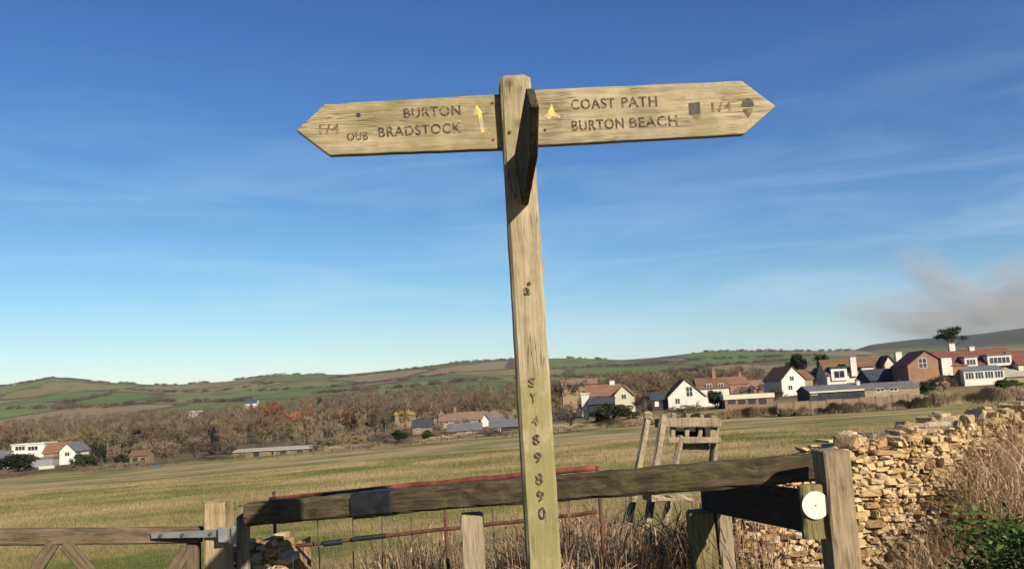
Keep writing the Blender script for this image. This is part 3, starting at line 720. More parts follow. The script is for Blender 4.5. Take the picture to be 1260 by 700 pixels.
# between the barn and the signpost ---------------------------------------
h = House('house', 'bungalow with a yellow sunlight tint on its roof amid bare trees left of the signpost', 510, 521, 320, -8)
h.block(486, 512, 510, 503, 'w_stone', 'r_yellow', 'x', depth=8)
h.block(512, 535, 514, 507.5, 'w_stone', 'r_pink', 'x', y0=1, depth=8, wname='wing_wall', rname='wing_roof'); h.chimney(499, 499, 506, 3, 'w_brick', 4)
h.win(520, 525, 515.5, 519, y=1)
h = House('house', 'dark-roofed cottage below the yellow-roofed bungalow', 519, 535, 240, 3)
h.block(508, 531, 525, 517.5, 'w_timber', 'r_dark', 'x', depth=7); h.win(512, 517, 527, 531)
h = House('house', 'long pinkish-brown tiled bungalow row left of the signpost', 592, 524, 275, 0)
h.block(541, 589, 517, 508.5, 'w_stone', 'r_pink', 'x', depth=8)
h.block(591, 638, 513.5, 506, 'w_stone', 'r_pink', 'x', y0=2, depth=8, wname='wing_wall', rname='wing_roof'); h.chimney(560, 503, 511, 3, 'w_brick', 4); h.chimney(543, 506, 513, 3, 'w_brick', 4)
for a in (548, 562, 576): h.win(a, a+5, 518, 521.5, bars=1)
h = House('house', 'white gabled cottage end beside grey slate roofs next to the signpost', 604, 530, 250, -6)
h.block(593, 603, 517, 510, 'w_white', 'r_grey', 'y', depth=8)
h.block(603, 630, 521, 514.5, 'w_grey', 'r_grey', 'x', y0=1, depth=7, wname='wing_wall', rname='wing_roof')
h.win(608, 612, 522, 526, y=1); h.win(618, 622, 522, 526, y=1)
h = House('house', 'low slate-roofed house with dark walls just left of the signpost at the field edge', 572, 538, 200, 2)
h.block(552, 592, 529.5, 522.5, 'w_timber', 'r_grey', 'x', depth=7, ); h.win(560, 565, 531, 534.5); h.win(575, 580, 531, 534.5)
h = House('house', 'slate-roofed house half hidden behind the signpost', 626, 538, 185, 0)
h.block(604, 652, 524.5, 517.5, 'w_dark', 'r_grey', 'x', depth=7); h.win(612, 617, 527, 531)
# right of the signpost ----------------------------------------------------
h = House('house', 'orange-roofed cottage with bright cream gable and white chimney right of the signpost', 748, 507, 215, -10)
h.block(722, 764, 487, 474.5, 'w_brick', 'r_orange', 'x', y0=1, depth=8)
w_, r_ = h.block(758, 780, 486, 475, 'w_cream', 'r_orange', 'y', y0=-1.5, depth=9, wname='gable_wall', rname='gable_roof')
h.chimney(754, 469.5, 480, 6, 'w_white', 5)
h.flat(718, 726, 484, 'w_white', 'w_white', y0=-2.5, depth=4, wname='porch_wall', rname='porch_roof')
h.win(729, 735, 488.5, 494, y=1); h.win(741, 747, 488, 493.5, y=1); h.win(766, 772, 485, 491, y=-1.5)
h.block(727, 757, 496, 490.5, 'w_dark', 'r_dark', 'x', y0=-4, depth=4, wname='garage_wall', rname='garage_roof', um=742)
h = House('house', 'low pinkish roof seen just right of the signpost behind the trees', 712, 482, 300, 0)
h.block(692, 735, 473, 467, 'w_stone', 'r_pink', 'x', depth=8)
h = House('shed', 'dark blue-roofed shed between the orange-roofed cottage and the white gabled house', 817, 502, 200, 3, 'shed')
h.block(803, 830, 491.5, 484.5, 'w_dark', 'r_dark', 'x', depth=6); h.door(806, 811, 494, 500, 'w_white')
h = House('house', 'white house with broad steep front gable and long brown roof', 860, 504, 200, -4)
h.block(823, 867, 488, 467.5, 'w_white', 'r_brown', 'y', y0=-2, depth=10)
h.block(862, 899, 477.5, 466, 'w_white', 'r_brown', 'x', y0=1, depth=8, wname='wing_wall', rname='wing_roof')
h.win(845, 853, 476, 488, y=-2, bars=1, rows=1); h.win(872, 879, 473.5-1, 480, y=1, bars=1); h.win(886, 893, 472, 479, y=1, bars=1)
h.win(831, 837, 490, 497, y=-2); h.chimney(885, 456, 468, 4, 'w_brick', 5)
h = House('house', 'brown-roofed bungalow with brick walls behind the long low cream building', 930, 484, 260, 4)
h.block(899, 922, 472, 464, 'w_brick', 'r_orange', 'x', depth=8)
h.block(923, 962, 477, 468, 'w_timber', 'r_pink', 'x', y0=-1, depth=8, wname='wing_wall', rname='wing_roof'); h.chimney(917, 459, 466, 3, 'w_brick', 4)
h.win(928, 933, 478, 482, y=-1)
h = House('garage', 'long low flat-roofed building with cream fascia in front of the brown bungalow', 922, 497, 178, -3, 'garage')
h.flat(893, 951, 485, 'w_timber', 'w_cream', depth=6, thick=0.9, lip=.3)
for a in (897, 909, 921, 934): h.door(a, a+9, 491.5-(a-893)*.057, 497, 'w_dark')
h = House('house', 'white steep gabled cottage with brown roof beside the dark evergreens', 982, 486, 215, 12)
h.block(959, 990, 467, 452, 'w_white', 'r_brown', 'y', y0=-1, depth=9)
h.block(985, 1008, 466, 455.5, 'w_stone', 'r_brown', 'x', y0=1.5, depth=7, wname='wing_wall', rname='wing_roof')
h.win(970, 976, 463, 469, y=-1); h.win(967, 973, 474, 480, y=-1)
h = House('house', 'brown-roofed house with two white dormers and tall white chimneys behind the slate roofs', 1072, 472, 215, -3)
w_, r_ = h.block(1020, 1104, 459, 441, 'w_white', 'r_brown', 'x', depth=9)
for a, b in ((1025, 1044), (1062, 1076)):
    um = (a+b)/2; dv = MB().box(h.X(a), h.X(b), -0.4, 4.5, h.Zv(um, 468), h.Zv(um, 453 if a < 1050 else 452)).build('dormer', M['w_white'], h.root)
    MB().box(h.X(a)-.2, h.X(b)+.2, -0.7, 4.6, h.Zv(um, 453 if a < 1050 else 452)+.003, h.Zv(um, 453)+.42).build('dormer_roof', M['r_dark'], dv)
    h.win(a+3, b-3, 456, 465 if a < 1050 else 463, y=-0.4, parent=dv, bars=1)
h.chimney(1052.5, 440.5, 463, 7, 'w_white', -.2)
h.block(1089, 1101, 447.5, 438.5, 'w_cream', 'r_brown', 'y', y0=-0.8, depth=5, wname='gable_wall', rname='gable_roof', vb=454)
h = House('house', 'dark slate-roofed house with tall white end chimney left of the red house', 1096, 476, 200, 0)
h.block(1072, 1119, 466, 454.5, 'w_dark', 'r_dark', 'x', depth=8); h.chimney(1118.5, 433.5, 464, 7.5, 'w_white', 4)
h.win(1078, 1084, 466, 470); h.win(1100, 1106, 465, 469)
h = House('outbuilding', 'very long low grey-blue roofed outbuilding with pale fascia behind the panel fence', 1064, 490, 165, -2, 'outbuilding')
h.block(998, 1064, 480.5, 474.5, 'w_dark', 'r_grey', 'x', depth=8, um=1031, over=.2, thick=.18)
h.block(1066, 1132, 478, 471.5, 'w_stone', 'r_grey', 'x', y0=.6, depth=8, um=1099, wname='wing_wall', rname='wing_roof', over=.2, thick=.18)
MB().box(h.X(998), h.X(1064), -.32, -.24, h.Zv(1031, 482), h.Zv(1031, 480.2)).build('fascia', M['w_cream'], h.root)
MB().box(h.X(1010), h.X(1062), -.05, -.01, h.Zv(1031, 489), h.Zv(1031, 483.5)).build('glazing', M['glass'], h.root)
for a, b in ((1000, 1008), (1080, 1090), (1096, 1106)):
    h.win(a, b, 480.5-(a-1020)*.05, 485-(a-1020)*.05, y=0 if a < 1064 else .6, bars=1)
h.chimney(1064, 470, 478, 4, 'w_white', 3)
h = House('house', 'big red-tiled house with brick gable, white window bays and conservatory', 1190, 474, 190, -5)
h.block(1121, 1168, 449, 432.5, 'w_brick', 'r_red', 'y', y0=-1, depth=10, wname='gable_wall', rname='gable_roof')
w_, r_ = h.block(1166, 1252, 448, 430.5, 'w_brick', 'r_red', 'x', y0=1, depth=9)
h.win(1134, 1144, 441, 453, y=-1, bars=1, rows=1)
dv = MB().box(h.X(1160), h.X(1172), -1.6, 4, h.Zv(1166, 462), h.Zv(1166, 441)).build('stair_tower', M['w_white'], h.root)
for a, b, v0, v1 in ((1191, 1206, 440, 452), (1218, 1246, 437.5, 450)):
    um = (a+b)/2
    dv = MB().box(h.X(a), h.X(b), 0.2, 4.5, h.Zv(um, v1), h.Zv(um, v0)).build('dormer', M['w_white'], h.root)
    MB().box(h.X(a)-.15, h.X(b)+.15, 0, 4.6, h.Zv(um, v0)+.003, h.Zv(um, v0)+.3).build('dormer_roof', M['r_grey'], dv)
    h.win(a+2, b-2, v0+2, v1-2.5, y=0.2, parent=dv, bars=2 if b-a < 20 else 4)
h.flat(1172, 1190, 449, 'w_brick', 'r_orange', y0=-1.5, depth=3, wname='porch_wall', rname='porch_roof')
cv = h.block(1180, 1226, 456.5, 450.5, 'w_white', 'r_grey', 'x', y0=-3.4, depth=4.4, wname='conservatory', rname='conservatory_roof', over=.15, thick=.1, ridge_shift=.9)
for k in range(4): h.win(1181.5+k*11.2, 1191.5+k*11.2, 457.8-k*.64+.6, 467-k*.64, y=-3.4, parent=cv[0], bars=2)
h.block(1228, 1258, 463, 453, 'w_stone', 'r_pale', 'x', y0=-3, depth=4.5, wname='extension_wall', rname='extension_roof', ridge_shift=.9)
h.chimney(1189.5, 422.5, 431, 7, 'w_white', 5.5); h.chimney(1213, 426.5, 432, 6, 'w_white', 5.5)
h = House('house', 'cream-walled red-roofed house cut off by the right edge of the photo', 1272, 470, 188, 0)
h.block(1256, 1300, 447, 432, 'w_cream', 'r_red', 'x', depth=8); h.win(1262, 1272, 449, 456)
# garden fence of boards with posts --------------------------------------
fence = thing('panel_fence', 'brown garden fence of wooden panels along the top edge of the field, right side', 'fence', (0, 0, 0))
fu = list(np.linspace(951, 1137, 10)); fpts = []
for a in fu:
    p = at(a, hz(a), 146); fpts.append(Vector((p.x, 146 + (a-1040)*0.01, G(p.x, 146))))
for k in range(len(fpts)-1):
    a, b = fpts[k], fpts[k+1]; d = (b-a); ln = d.length
    o = MB().box(0.06, ln-0.06, -0.03, 0.03, 0.05, 2.3+0.12*(k % 2)).build('panel', M['w_timber'], fence)
    o.location = a; o.rotation_euler = (0, 0, math.atan2(d.y, d.x))
pm = MB().box(-.06, .06, -.07, .07, -.3, 2.55).mesh('post', M['bark'])
for p in fpts:
    o = bpy.data.objects.new('post', pm); col.objects.link(o); o.parent = fence; o.location = p
# wire fence along the lower edge of the field ---------------------------
fr = thing('wire_fence', 'post and wire fence at the far edge of the field, left of the signpost', 'fence')
wire_pts = []
pm = MB().tube([(0, 0, -.3), (0.02, 0, 1.25)], [.07, .06], 6).mesh('post', M['bark'])
for k, a in enumerate(np.linspace(318, 628, 15)):
    D = 147; p = at(a, hz(a), D); z = G(p.x, D)
    o = bpy.data.objects.new('post', pm); col.objects.link(o); o.parent = fr; o.location = (p.x, D, z)
    o.rotation_euler = (rnd.uniform(-.05, .05), rnd.uniform(-.06, .06), 0); o.scale = (1, 1, rnd.uniform(.65, 1.1))
    wire_pts.append(Vector((p.x, D, z)))
for hh in (0.5, 0.95): MB().tube([p+Vector((0, -.08, hh)) for p in wire_pts], 0.012, 4).build('wire', M['wire'], fr)

# ------------------------------------------------------------------ trees one can tell apart
T = tree
T('pine_tree', 1175, 400, 255, 34, 'pine', 'evergreen', 'lone flat-topped dark pine standing up against the smoke above the red-tiled house', k=1)
T('evergreen_tree', 984, 430, 270, 36, 'ever', 'evergreen', 'dark rounded evergreen rising behind the white steep gabled cottage')
T('evergreen_tree', 1014, 431, 285, 40, 'ever', 'evergreen', 'dark spreading evergreen right of its rounded neighbour, behind the brown-roofed house')
T('shrub', 1158, 458, 172, 36, 'shrub', 'tw_purple', 'dark bare bush in front of the brick gable of the big red-tiled house')
T('evergreen_shrub', 878, 478, 184, 26, 'everbush', 'evergreen', 'dark green bush in front of the brown-roofed wing of the broad gabled white house')
T('shrub', 790, 482, 195, 34, 'shrub', 'tw_purple', 'brown bare bush right of the bright cream gable')
T('shrub', 840, 492, 165, 60, 'shrub', 'tw_purple', 'low dark bramble thicket below the broad white front gable')
T('shrub', 752, 494, 175, 64, 'everbush', 'evergreen', 'dark green thicket below the orange-roofed cottage', sink=.5)
T('shrub', 700, 500, 170, 46, 'shrub', 'tw_grey', 'greyish bush just right of the signpost at the field edge')
T('shrub', 920, 466, 330, 30, 'shrub', 'tw_brown', 'bare brown bush behind the roofs of the brick bungalow')
T('shrub', 1012, 470, 185, 26, 'shrub', 'tw_brown', 'bare garden bush between the steep white gable and the white dormered house')
T('shrub', 1110, 464, 172, 24, 'everbush', 'green', 'small green garden bush left of the brick gable')
T('shrub', 1140, 466, 172, 30, 'everbush', 'evergreen', 'dark low bush under the window of the brick gable')
T('shrub', 1236, 464, 172, 34, 'everbush', 'green', 'green shrub below the conservatory of the big red-tiled house')
T('shrub', 952, 474, 190, 28, 'shrub', 'tw_purple', 'bare purplish bush left of the steep white gable')
T('bare_tree', 1048, 447, 260, 26, 'bare', 'tw_brown', 'bare tree peeping behind the white chimney of the dormered house')
T('bare_tree', 912, 454, 300, 34, 'bare', 'tw_brown', 'bare tree behind the roof of the brick-walled bungalow')
T('bare_tree', 948, 456, 300, 30, 'bare', 'tw_olive', 'olive bare tree left of the steep white gable')
T('bare_tree', 690, 457, 300, 46, 'bare', 'tw_brown', 'bare brown tree nearest the right side of the signpost')
T('bare_tree', 728, 453, 330, 44, 'bare', 'tw_brown', 'bare brown tree rising left of the white chimney of the orange-roofed cottage')
T('bare_tree', 772, 450, 330, 48, 'bare', 'tw_olive', 'olive-brown bare tree directly behind the bright cream gable')
T('bare_tree', 806, 452, 320, 50, 'bare', 'tw_brown', 'broad bare tree behind the dark blue-roofed shed')
T('bare_tree', 838, 447, 360, 40, 'bare', 'tw_olive', 'bare tree showing over the ridge of the broad white gable')
T('bare_tree', 873, 448, 320, 34, 'bare', 'tw_purple', 'bare purple-brown tree beside the brick chimney of the broad gabled house')
T('bare_tree', 12, 519, 300, 34, 'bare', 'tw_red', 'russet tree behind the white flat-roofed house at the left edge')
T('bare_tree', 336, 490, 300, 46, 'bare', 'tw_red', 'russet tree left of centre, just right of the little hillside white cottage')
T('bare_tree', 368, 494, 290, 38, 'bare', 'tw_red', 'russet tree second from the hillside cottage, above the olive willow')
T('bare_tree', 433, 497, 280, 46, 'bare', 'tw_red', 'brightest russet tree, left of the yellow-roofed bungalow')
T('bare_tree', 352, 512, 195, 42, 'bare', 'tw_olive', 'yellow-olive willow standing behind the long low barn')
T('bare_tree', 322, 515, 200, 34, 'bare', 'tw_olive', 'smaller olive willow over the left half of the long low barn')
T('bare_tree', 376, 508, 215, 34, 'bare', 'tw_brown', 'bare brown tree above the right end of the long low barn')
T('bare_tree', 404, 500, 210, 46, 'bare', 'tw_brown', 'tall bare brown tree between the barn and the yellow-roofed bungalow')
T('bare_tree', 462, 498, 230, 44, 'bare', 'tw_brown', 'bare brown tree immediately left of the yellow-roofed bungalow')
T('bare_tree', 150, 514, 240, 66, 'bare', 'tw_brown', 'large bare brown tree above the timber stable, left one of the pair')
T('bare_tree', 183, 512, 235, 60, 'bare', 'tw_purple', 'large purplish bare tree above the timber stable, right one of the pair')
T('bare_tree', 112, 521, 235, 46, 'bare', 'tw_olive', 'olive bare tree right of the white gable on the left')
T('bare_tree', 50, 527, 270, 40, 'bare', 'tw_olive', 'olive bare tree behind the brown-orange roofed bungalow')
T('bare_tree', 84, 528, 270, 34, 'bare', 'tw_olive', 'olive bare tree rising straight behind the bright white gable')
T('bare_tree', 220, 517, 230, 54, 'bare', 'tw_brown', 'wide bare tree between the stable and the cottage with dark red roof')
T('bare_tree', 252, 513, 240, 46, 'bare', 'tw_purple', 'bare tree left of the dark conifer on the left slope')
T('evergreen_tree', 264, 521, 205, 13, 'ever', 'evergreen', 'narrow dark conifer among bare trees left of the barn')
T('evergreen_tree', 121, 540, 195, 18, 'ever', 'evergreen', 'dark conifer standing between the white gable and the timber stable')
T('bare_tree', 282, 522, 200, 36, 'bare', 'tw_purple', 'purple-brown bare tree above the left end of the long low barn')
T('evergreen_shrub', 24, 556, 200, 56, 'everbush', 'evergreen', 'dark green hedge bush in front of the white flat-roofed house')
T('evergreen_shrub', 104, 555, 190, 30, 'everbush', 'evergreen', 'dark green bush right below the bright white gable')
T('evergreen_shrub', 150, 556, 190, 22, 'everbush', 'evergreen', 'dark green bush touching the left side of the timber stable')
T('shrub', 200, 541, 185, 50, 'shrub', 'tw_purple', 'dark purple-brown thicket right beside the timber stable')
T('shrub', 240, 539, 182, 60, 'shrub', 'tw_purple', 'dark purple-brown thicket midway between stable and barn')
T('shrub', 278, 541, 182, 50, 'shrub', 'tw_purple', 'dark purple-brown thicket ending at the left end of the barn')
T('shrub', 400, 537, 170, 36, 'shrub', 'tw_brown', 'brown scrub right of the long low barn')
T('shrub', 432, 534, 175, 40, 'shrub', 'tw_olive', 'olive scrub at the field edge below the brightest russet tree')
T('shrub', 464, 531, 165, 30, 'shrub', 'tw_grey', 'rounded grey bush at the field edge')
T('evergreen_shrub', 488, 527, 180, 24, 'everbush', 'green', 'fresh green bush left of the dark-roofed cottage')
T('evergreen_shrub', 523, 528, 175, 22, 'everbush', 'green', 'fresh green bush in front of the dark-roofed cottage')
T('shrub', 546, 528, 170, 30, 'shrub', 'tw_brown', 'brown bush right of the dark-roofed cottage')
T('shrub', 598, 525, 165, 34, 'shrub', 'tw_brown', 'brown scrub in front of the grey slate roofs')
T('bare_tree', 500, 485, 330, 46, 'bare', 'tw_brown', 'bare tree rising behind the yellow-tinted roof')
T('bare_tree', 550, 478, 340, 50, 'bare', 'tw_brown', 'bare tree behind the left end of the pinkish bungalow row')
T('bare_tree', 592, 474, 350, 46, 'bare', 'tw_olive', 'bare olive-brown tree behind the middle of the pinkish bungalow row')
T('bare_tree', 622, 476, 340, 40, 'bare', 'tw_brown', 'bare tree just left of the signpost')

def hedge(label, u0, u1, D, hgt, matn, n, seed, depth=2.5, hv=.25, tw=.035, twl=(.25, .7)):
    g = np.random.default_rng(seed)
    P = []
    a = g.uniform(u0, u1, n); dd = D + g.uniform(-depth/2, depth/2, n)
    x = (a-630)/FPX*D + 0*dd
    z = gz(x, dd)
    prof = 1 + hv*np.sin(x*0.9+seed) * np.cos(x*0.37) + hv*0.5*np.sin(x*2.7)
    hh = hgt*prof*np.sqrt(g.uniform(0, 1, n))
    P = np.stack([x, dd, z], 1)
    P[:, 2] += hh*0.75
    V, F = ribbons(P, g.uniform(*twl, n)*hgt*.5, np.full(n, tw*2), g.normal(0, .35, (n, 2)), 1, tip=.5, seed=seed)
    o = raw_mesh('hedge', V, F, M[matn]); tag(o, label, 'hedge', 'hedges along the field edge')
    return o
hedge('rough brown hedge along the far right field edge below the red-tiled house', 1132, 1330, 143, 2.6, 'tw_brown', 9000, 41)
hedge('dark brushy growth at the foot of the wooden panel fence', 946, 1140, 143.2, 1.5, 'tw_brown', 9000, 42, 2.0, .4)
hedge('dark clipped hedge in front of the long low cream building', 884, 950, 150, 1.9, 'tw_purple', 5000, 43, 1.6, .08)
hedge('scrubby brown hedge along the field edge from the signpost to the stile', 664, 884, 150, 1.5, 'tw_brown', 8000, 44, 2)
hedge('low brown hedge along the field edge left of the signpost', 392, 640, 150, 1.2, 'tw_brown', 7000, 45, 2)
hedge('scrubby hedge along the field edge from the left edge of the photo to the barn', -60, 300, 158, 1.2, 'tw_brown', 8000, 46, 3)

def scatter(n, ufn, dfn, hfn, seed):
    g = np.random.default_rng(seed); pts = []
    for _ in range(n):
        u = ufn(g); D = dfn(g); x = (u-630)/FPX*D; h_ = hfn(g)
        pts.append((x, D, G(x, D)-0.2, h_, h_*g.uniform(.6, 1.05)))
    return pts
mass('brown_woodland', scatter(620, lambda g: g.uniform(-120, 930), lambda g: math.exp(g.uniform(math.log(270), math.log(950))), lambda g: g.uniform(8, 14), 1), ['bare'], 'tw_brown', 'bare brown woodland filling the valley behind the village roofs', 1)
mass('purple_woodland', scatter(300, lambda g: g.uniform(-120, 930), lambda g: math.exp(g.uniform(math.log(280), math.log(950))), lambda g: g.uniform(7, 12), 2), ['bare'], 'tw_purple', 'purplish bare trees scattered through the valley woodland', 2)
mass('olive_woodland', scatter(260, lambda g: g.uniform(-120, 930), lambda g: math.exp(g.uniform(math.log(260), math.log(900))), lambda g: g.uniform(5, 9), 3), ['bare', 'shrub'], 'tw_olive', 'olive bare trees scattered through the valley woodland', 3)
mass('evergreen_woodland', scatter(110, lambda g: g.uniform(-120, 1060), lambda g: math.exp(g.uniform(math.log(290), math.log(1000))), lambda g: g.uniform(4, 8), 4), ['ever'], 'evergreen', 'dark evergreens scattered through the valley woodland', 4)
mass('orchard_scrub', scatter(220, lambda g: g.uniform(850, 1350), lambda g: math.exp(g.uniform(math.log(225), math.log(600))), lambda g: g.uniform(3, 5), 5), ['shrub', 'bare'], 'tw_brown', 'brown scrub and hedges between and behind the houses on the right', 5)
mass('valley_scrub', scatter(420, lambda g: g.uniform(-150, 960), lambda g: math.exp(g.uniform(math.log(215), math.log(420))), lambda g: g.uniform(2, 4.5), 6), ['shrub'], 'tw_brown', 'brown undergrowth between the valley trees and gardens', 6)
# hill hedgerows and crest woods
def along(poly, n, seed, D0, D1, h=(5, 9)):
    g = np.random.default_rng(seed); pts = []
    for _ in range(n):
        t = g.uniform(0, len(poly)-1); k = int(t); t -= k
        (u0, d0), (u1, d1) = poly[k], poly[k+1]
        u = u0+(u1-u0)*t; D = d0+(d1-d0)*t + g.normal(0, 8); x = (u-630)/FPX*D; h_ = g.uniform(*h)
        pts.append((x, D, G(x, D)-2.2, h_, h_*1.9))
    return pts
hp = []
for q, (poly, n) in enumerate([
    ([(-20, 2380), (30, 2400), (110, 2400), (128, 2420)], 110), ([(20, 2320), (105, 2330)], 60), ([(142, 2400), (162, 2400)], 22), ([(186, 2400), (212, 2410)], 18),
    ([(228, 2400), (252, 2400)], 18), ([(285, 2400), (330, 2380), (395, 2400)], 60), ([(60, 1250), (110, 1400), (140, 1900)], 60), ([(150, 1900), (240, 1800), (330, 1900)], 50),
    ([(-40, 1300), (120, 1150), (200, 1250), (300, 1150)], 80), ([(300, 1700), (420, 1500), (560, 1750)], 70), ([(400, 2000), (500, 2100), (640, 2200)], 60), ([(380, 1200), (500, 1150), (640, 1250)], 70),
    ([(560, 2380), (600, 2400), (640, 2390)], 25), ([(660, 1300), (760, 1200), (860, 1250)], 70), ([(660, 1800), (800, 1900), (960, 1850)], 80), ([(860, 2300), (960, 2200), (1040, 2300)], 60),
    ([(840, 1300), (930, 1500), (1000, 2000)], 60), ([(690, 2400), (740, 2400)], 22), ([(840, 2400), (1000, 2400)], 30), ([(1060, 1500), (1160, 1700), (1300, 1500)], 60)]):
    hp += along(poly, n, 60+q, 0, 0)
mass('hillside_hedgerows', hp, ['shrub'], 'tw_purple', 'dark hedgerows and small woods along the distant hillsides', 9)

# ------------------------------------------------------------------ footpath signpost
def proj(p):
    q = Vector(p) - Vector((0, 0, EYE)); d = q.dot(F_)
    return 630 + FPX*q.dot(Rv)/d, 350 - FPX*q.dot(Uv)/d
PY = 2.60; YAW = R(3)
px = at(651, 395, PY).x
fp = thing('signpost', 'weathered wooden fingerpost with three pointed arms lettered for the coast path, tallest thing in front', 'signpost', (px, PY+0.05, G(px, PY)), YAW)
fpm = Matrix.Translation(fp.location) @ Matrix.Rotation(YAW, 4, 'Z')
inv = fpm.inverted()
def pl(u, v, yl):
    """pixel -> local x, z on the post's plane y = yl"""
    o = inv @ Vector((0, 0, EYE)); q = inv @ at(u, v, 2.0); d = q-o
    p = o + d*((yl-o.y)/d.y); return p.x, p.z
ztop = pl(632, 90, -.05)[1]
HW = .0495
def post_mesh(hw, hd, z0, z1, seed, n=26, jit=.0010, taper=0.0, chamfer=.008, top='flat'):
    """square timber with chamfered arrises and slightly uneven faces; long axis z"""
    r = random.Random(seed); mb = MB(); ring = []
    prof = [(-hw+chamfer, -hd), (0, -hd), (hw-chamfer, -hd), (hw, -hd+chamfer), (hw, 0), (hw, hd-chamfer), (hw-chamfer, hd), (0, hd), (-hw+chamfer, hd), (-hw, hd-chamfer), (-hw, 0), (-hw, -hd+chamfer)]
    k = len(prof); off = [[r.gauss(0, jit) for _ in prof] for _ in range(n+1)]
    for i in range(n+1):
        z = z0+(z1-z0)*i/n; t = i/n
        wob = (math.sin(t*5+seed)*jit, math.sin(t*7+seed*2)*jit)
        f = 1-taper*t
        for j, (a, b) in enumerate(prof):
            e = 1+off[i][j]/hw
            mb.v.append((a*f*e+wob[0], b*f*e+wob[1], z + (r.gauss(0, jit) if i == n else 0)))
    for i in range(n):
        for j in range(k):
            mb.f.append((i*k+j, i*k+(j+1) % k, (i+1)*k+(j+1) % k, (i+1)*k+j)); mb.m.append(0)
    mb.f.append(tuple(range(k))[::-1]); mb.m.append(0)
    b = len(mb.v); dz = {'flat': .003, 'dome': .018, 'chip': .006}[top]
    for j, (a, c) in enumerate(prof): mb.v.append((a*.72, c*.72, z1+dz*(.8 if top == 'dome' else 1)+r.gauss(0, jit)))
    for j in range(k): mb.f.append((n*k+j, n*k+(j+1) % k, b+(j+1) % k, b+j)); mb.m.append(0)
    mb.v.append((0, 0, z1+dz)); c = len(mb.v)-1
    for j in range(k): mb.f.append((b+j, b+(j+1) % k, c)); mb.m.append(0)
    return mb
o = post_mesh(HW, .05, -.4, ztop-.016, 5, n=40, jit=.0006, top='dome').build('post', M['post'], fp)

def board(pts_px, yf, th, name, m_, bev=.004):
    pts = [pl(u, v, yf) for u, v in pts_px]
    # slightly worn edges: subdivide the outline and nudge
    out_ = []; r = random.Random(len(pts_px)+int(pts_px[0][0]))
    for i, p in enumerate(pts):
        q = pts[(i+1) % len(pts)]; out_.append(p)
        nseg = max(1, int(math.dist(p, q)/.05))
        for k in range(1, nseg):
            t = k/nseg; out_.append((p[0]+(q[0]-p[0])*t+r.gauss(0, .0004), p[1]+(q[1]-p[1])*t+r.gauss(0, .0005)))
    mb = MB().prism(out_, yf, yf+th, 'y')
    return mb.build(name, M[m_], fp, bevel=bev)
YB = -.012
bl = board([(364, 160), (399, 128), (618, 115.5), (620, 183), (405, 191)], YB, .03, 'finger_board', 'finger_l'); bl['label'] = 'left pointing arm lettered BURTON BRADSTOCK'
br = board([(955, 131), (916, 165), (646, 180), (644, 111), (913, 99.5)], YB, .03, 'finger_board', 'finger'); br['label'] = 'right pointing arm lettered COAST PATH BURTON BEACH'

def text(s, parent, u0, v0, u1, v1, hpx, yl, m_='letter', name='lettering', off=.012, single=False):
    """routed capitals whose base line runs from pixel (u0, v0) to (u1, v1)"""
    cu = bpy.data.curves.new('t', 'FONT'); cu.body = s; cu.offset = .02; cu.extrude = 0.0; cu.size = 1; cu.space_character = 1.12
    ob = bpy.data.objects.new('t', cu); col.objects.link(ob)
    me = bpy.data.meshes.new_from_object(ob.evaluated_get(bpy.context.evaluated_depsgraph_get()))
    bpy.data.objects.remove(ob); bpy.data.curves.remove(cu)
    V = np.array([v.co[:] for v in me.vertices]); lo, hi = V.min(0), V.max(0)
    a = np.array(pl(u0, v0, yl)); b = np.array(pl(u1, v1, yl)); tx = b-a
    up = np.array([-tx[1], tx[0]])/np.linalg.norm(tx)*hpx*.00257
    for v, c in zip(me.vertices, V):
        fx = (c[0]-lo[0])/(hi[0]-lo[0]); fz = (c[1]-lo[1])/(hi[1]-lo[1])
        q = a + tx*fx + up*fz
        v.co = (q[0], yl-.0009, q[1])
    me.materials.clear(); me.materials.append(M[m_]); me.name = name
    o = bpy.data.objects.new(name, me); col.objects.link(o); o.parent = parent
    return o
text('BURTON', bl, 497, 146, 567, 142, 13, YB)
text('BRADSTOCK', bl, 466, 169.5, 568, 163.5, 13, YB)
text('OUB', bl, 427, 173.5, 453, 172.5, 10.5, YB)
text('1/4', bl, 393, 166, 418, 165, 13, YB, 'letterfaint')
text('COAST', br, 703, 135.5, 757, 133.2, 13.5, YB)
text('PATH', br, 765, 132.9, 809, 131, 13.5, YB)
text('BURTON', br, 704, 161.5, 768, 158.3, 13.5, YB)
text('BEACH', br, 775, 158, 834, 155, 13.5, YB)
text('1/4', br, 876, 138.5, 901, 137.5, 13, YB, 'letterfaint')
def flatshape(parent, pts_px, yl, m_, name):
    pts = [pl(u, v, yl) for u, v in pts_px]
    mb = MB(); mb.add([(a, yl-.0009, b) for a, b in pts], [tuple(range(len(pts)))])
    return mb.build(name, M[m_], parent)
flatshape(br, [(847, 127), (861, 126), (862, 140), (848, 142)], YB, 'mark', 'square_mark')
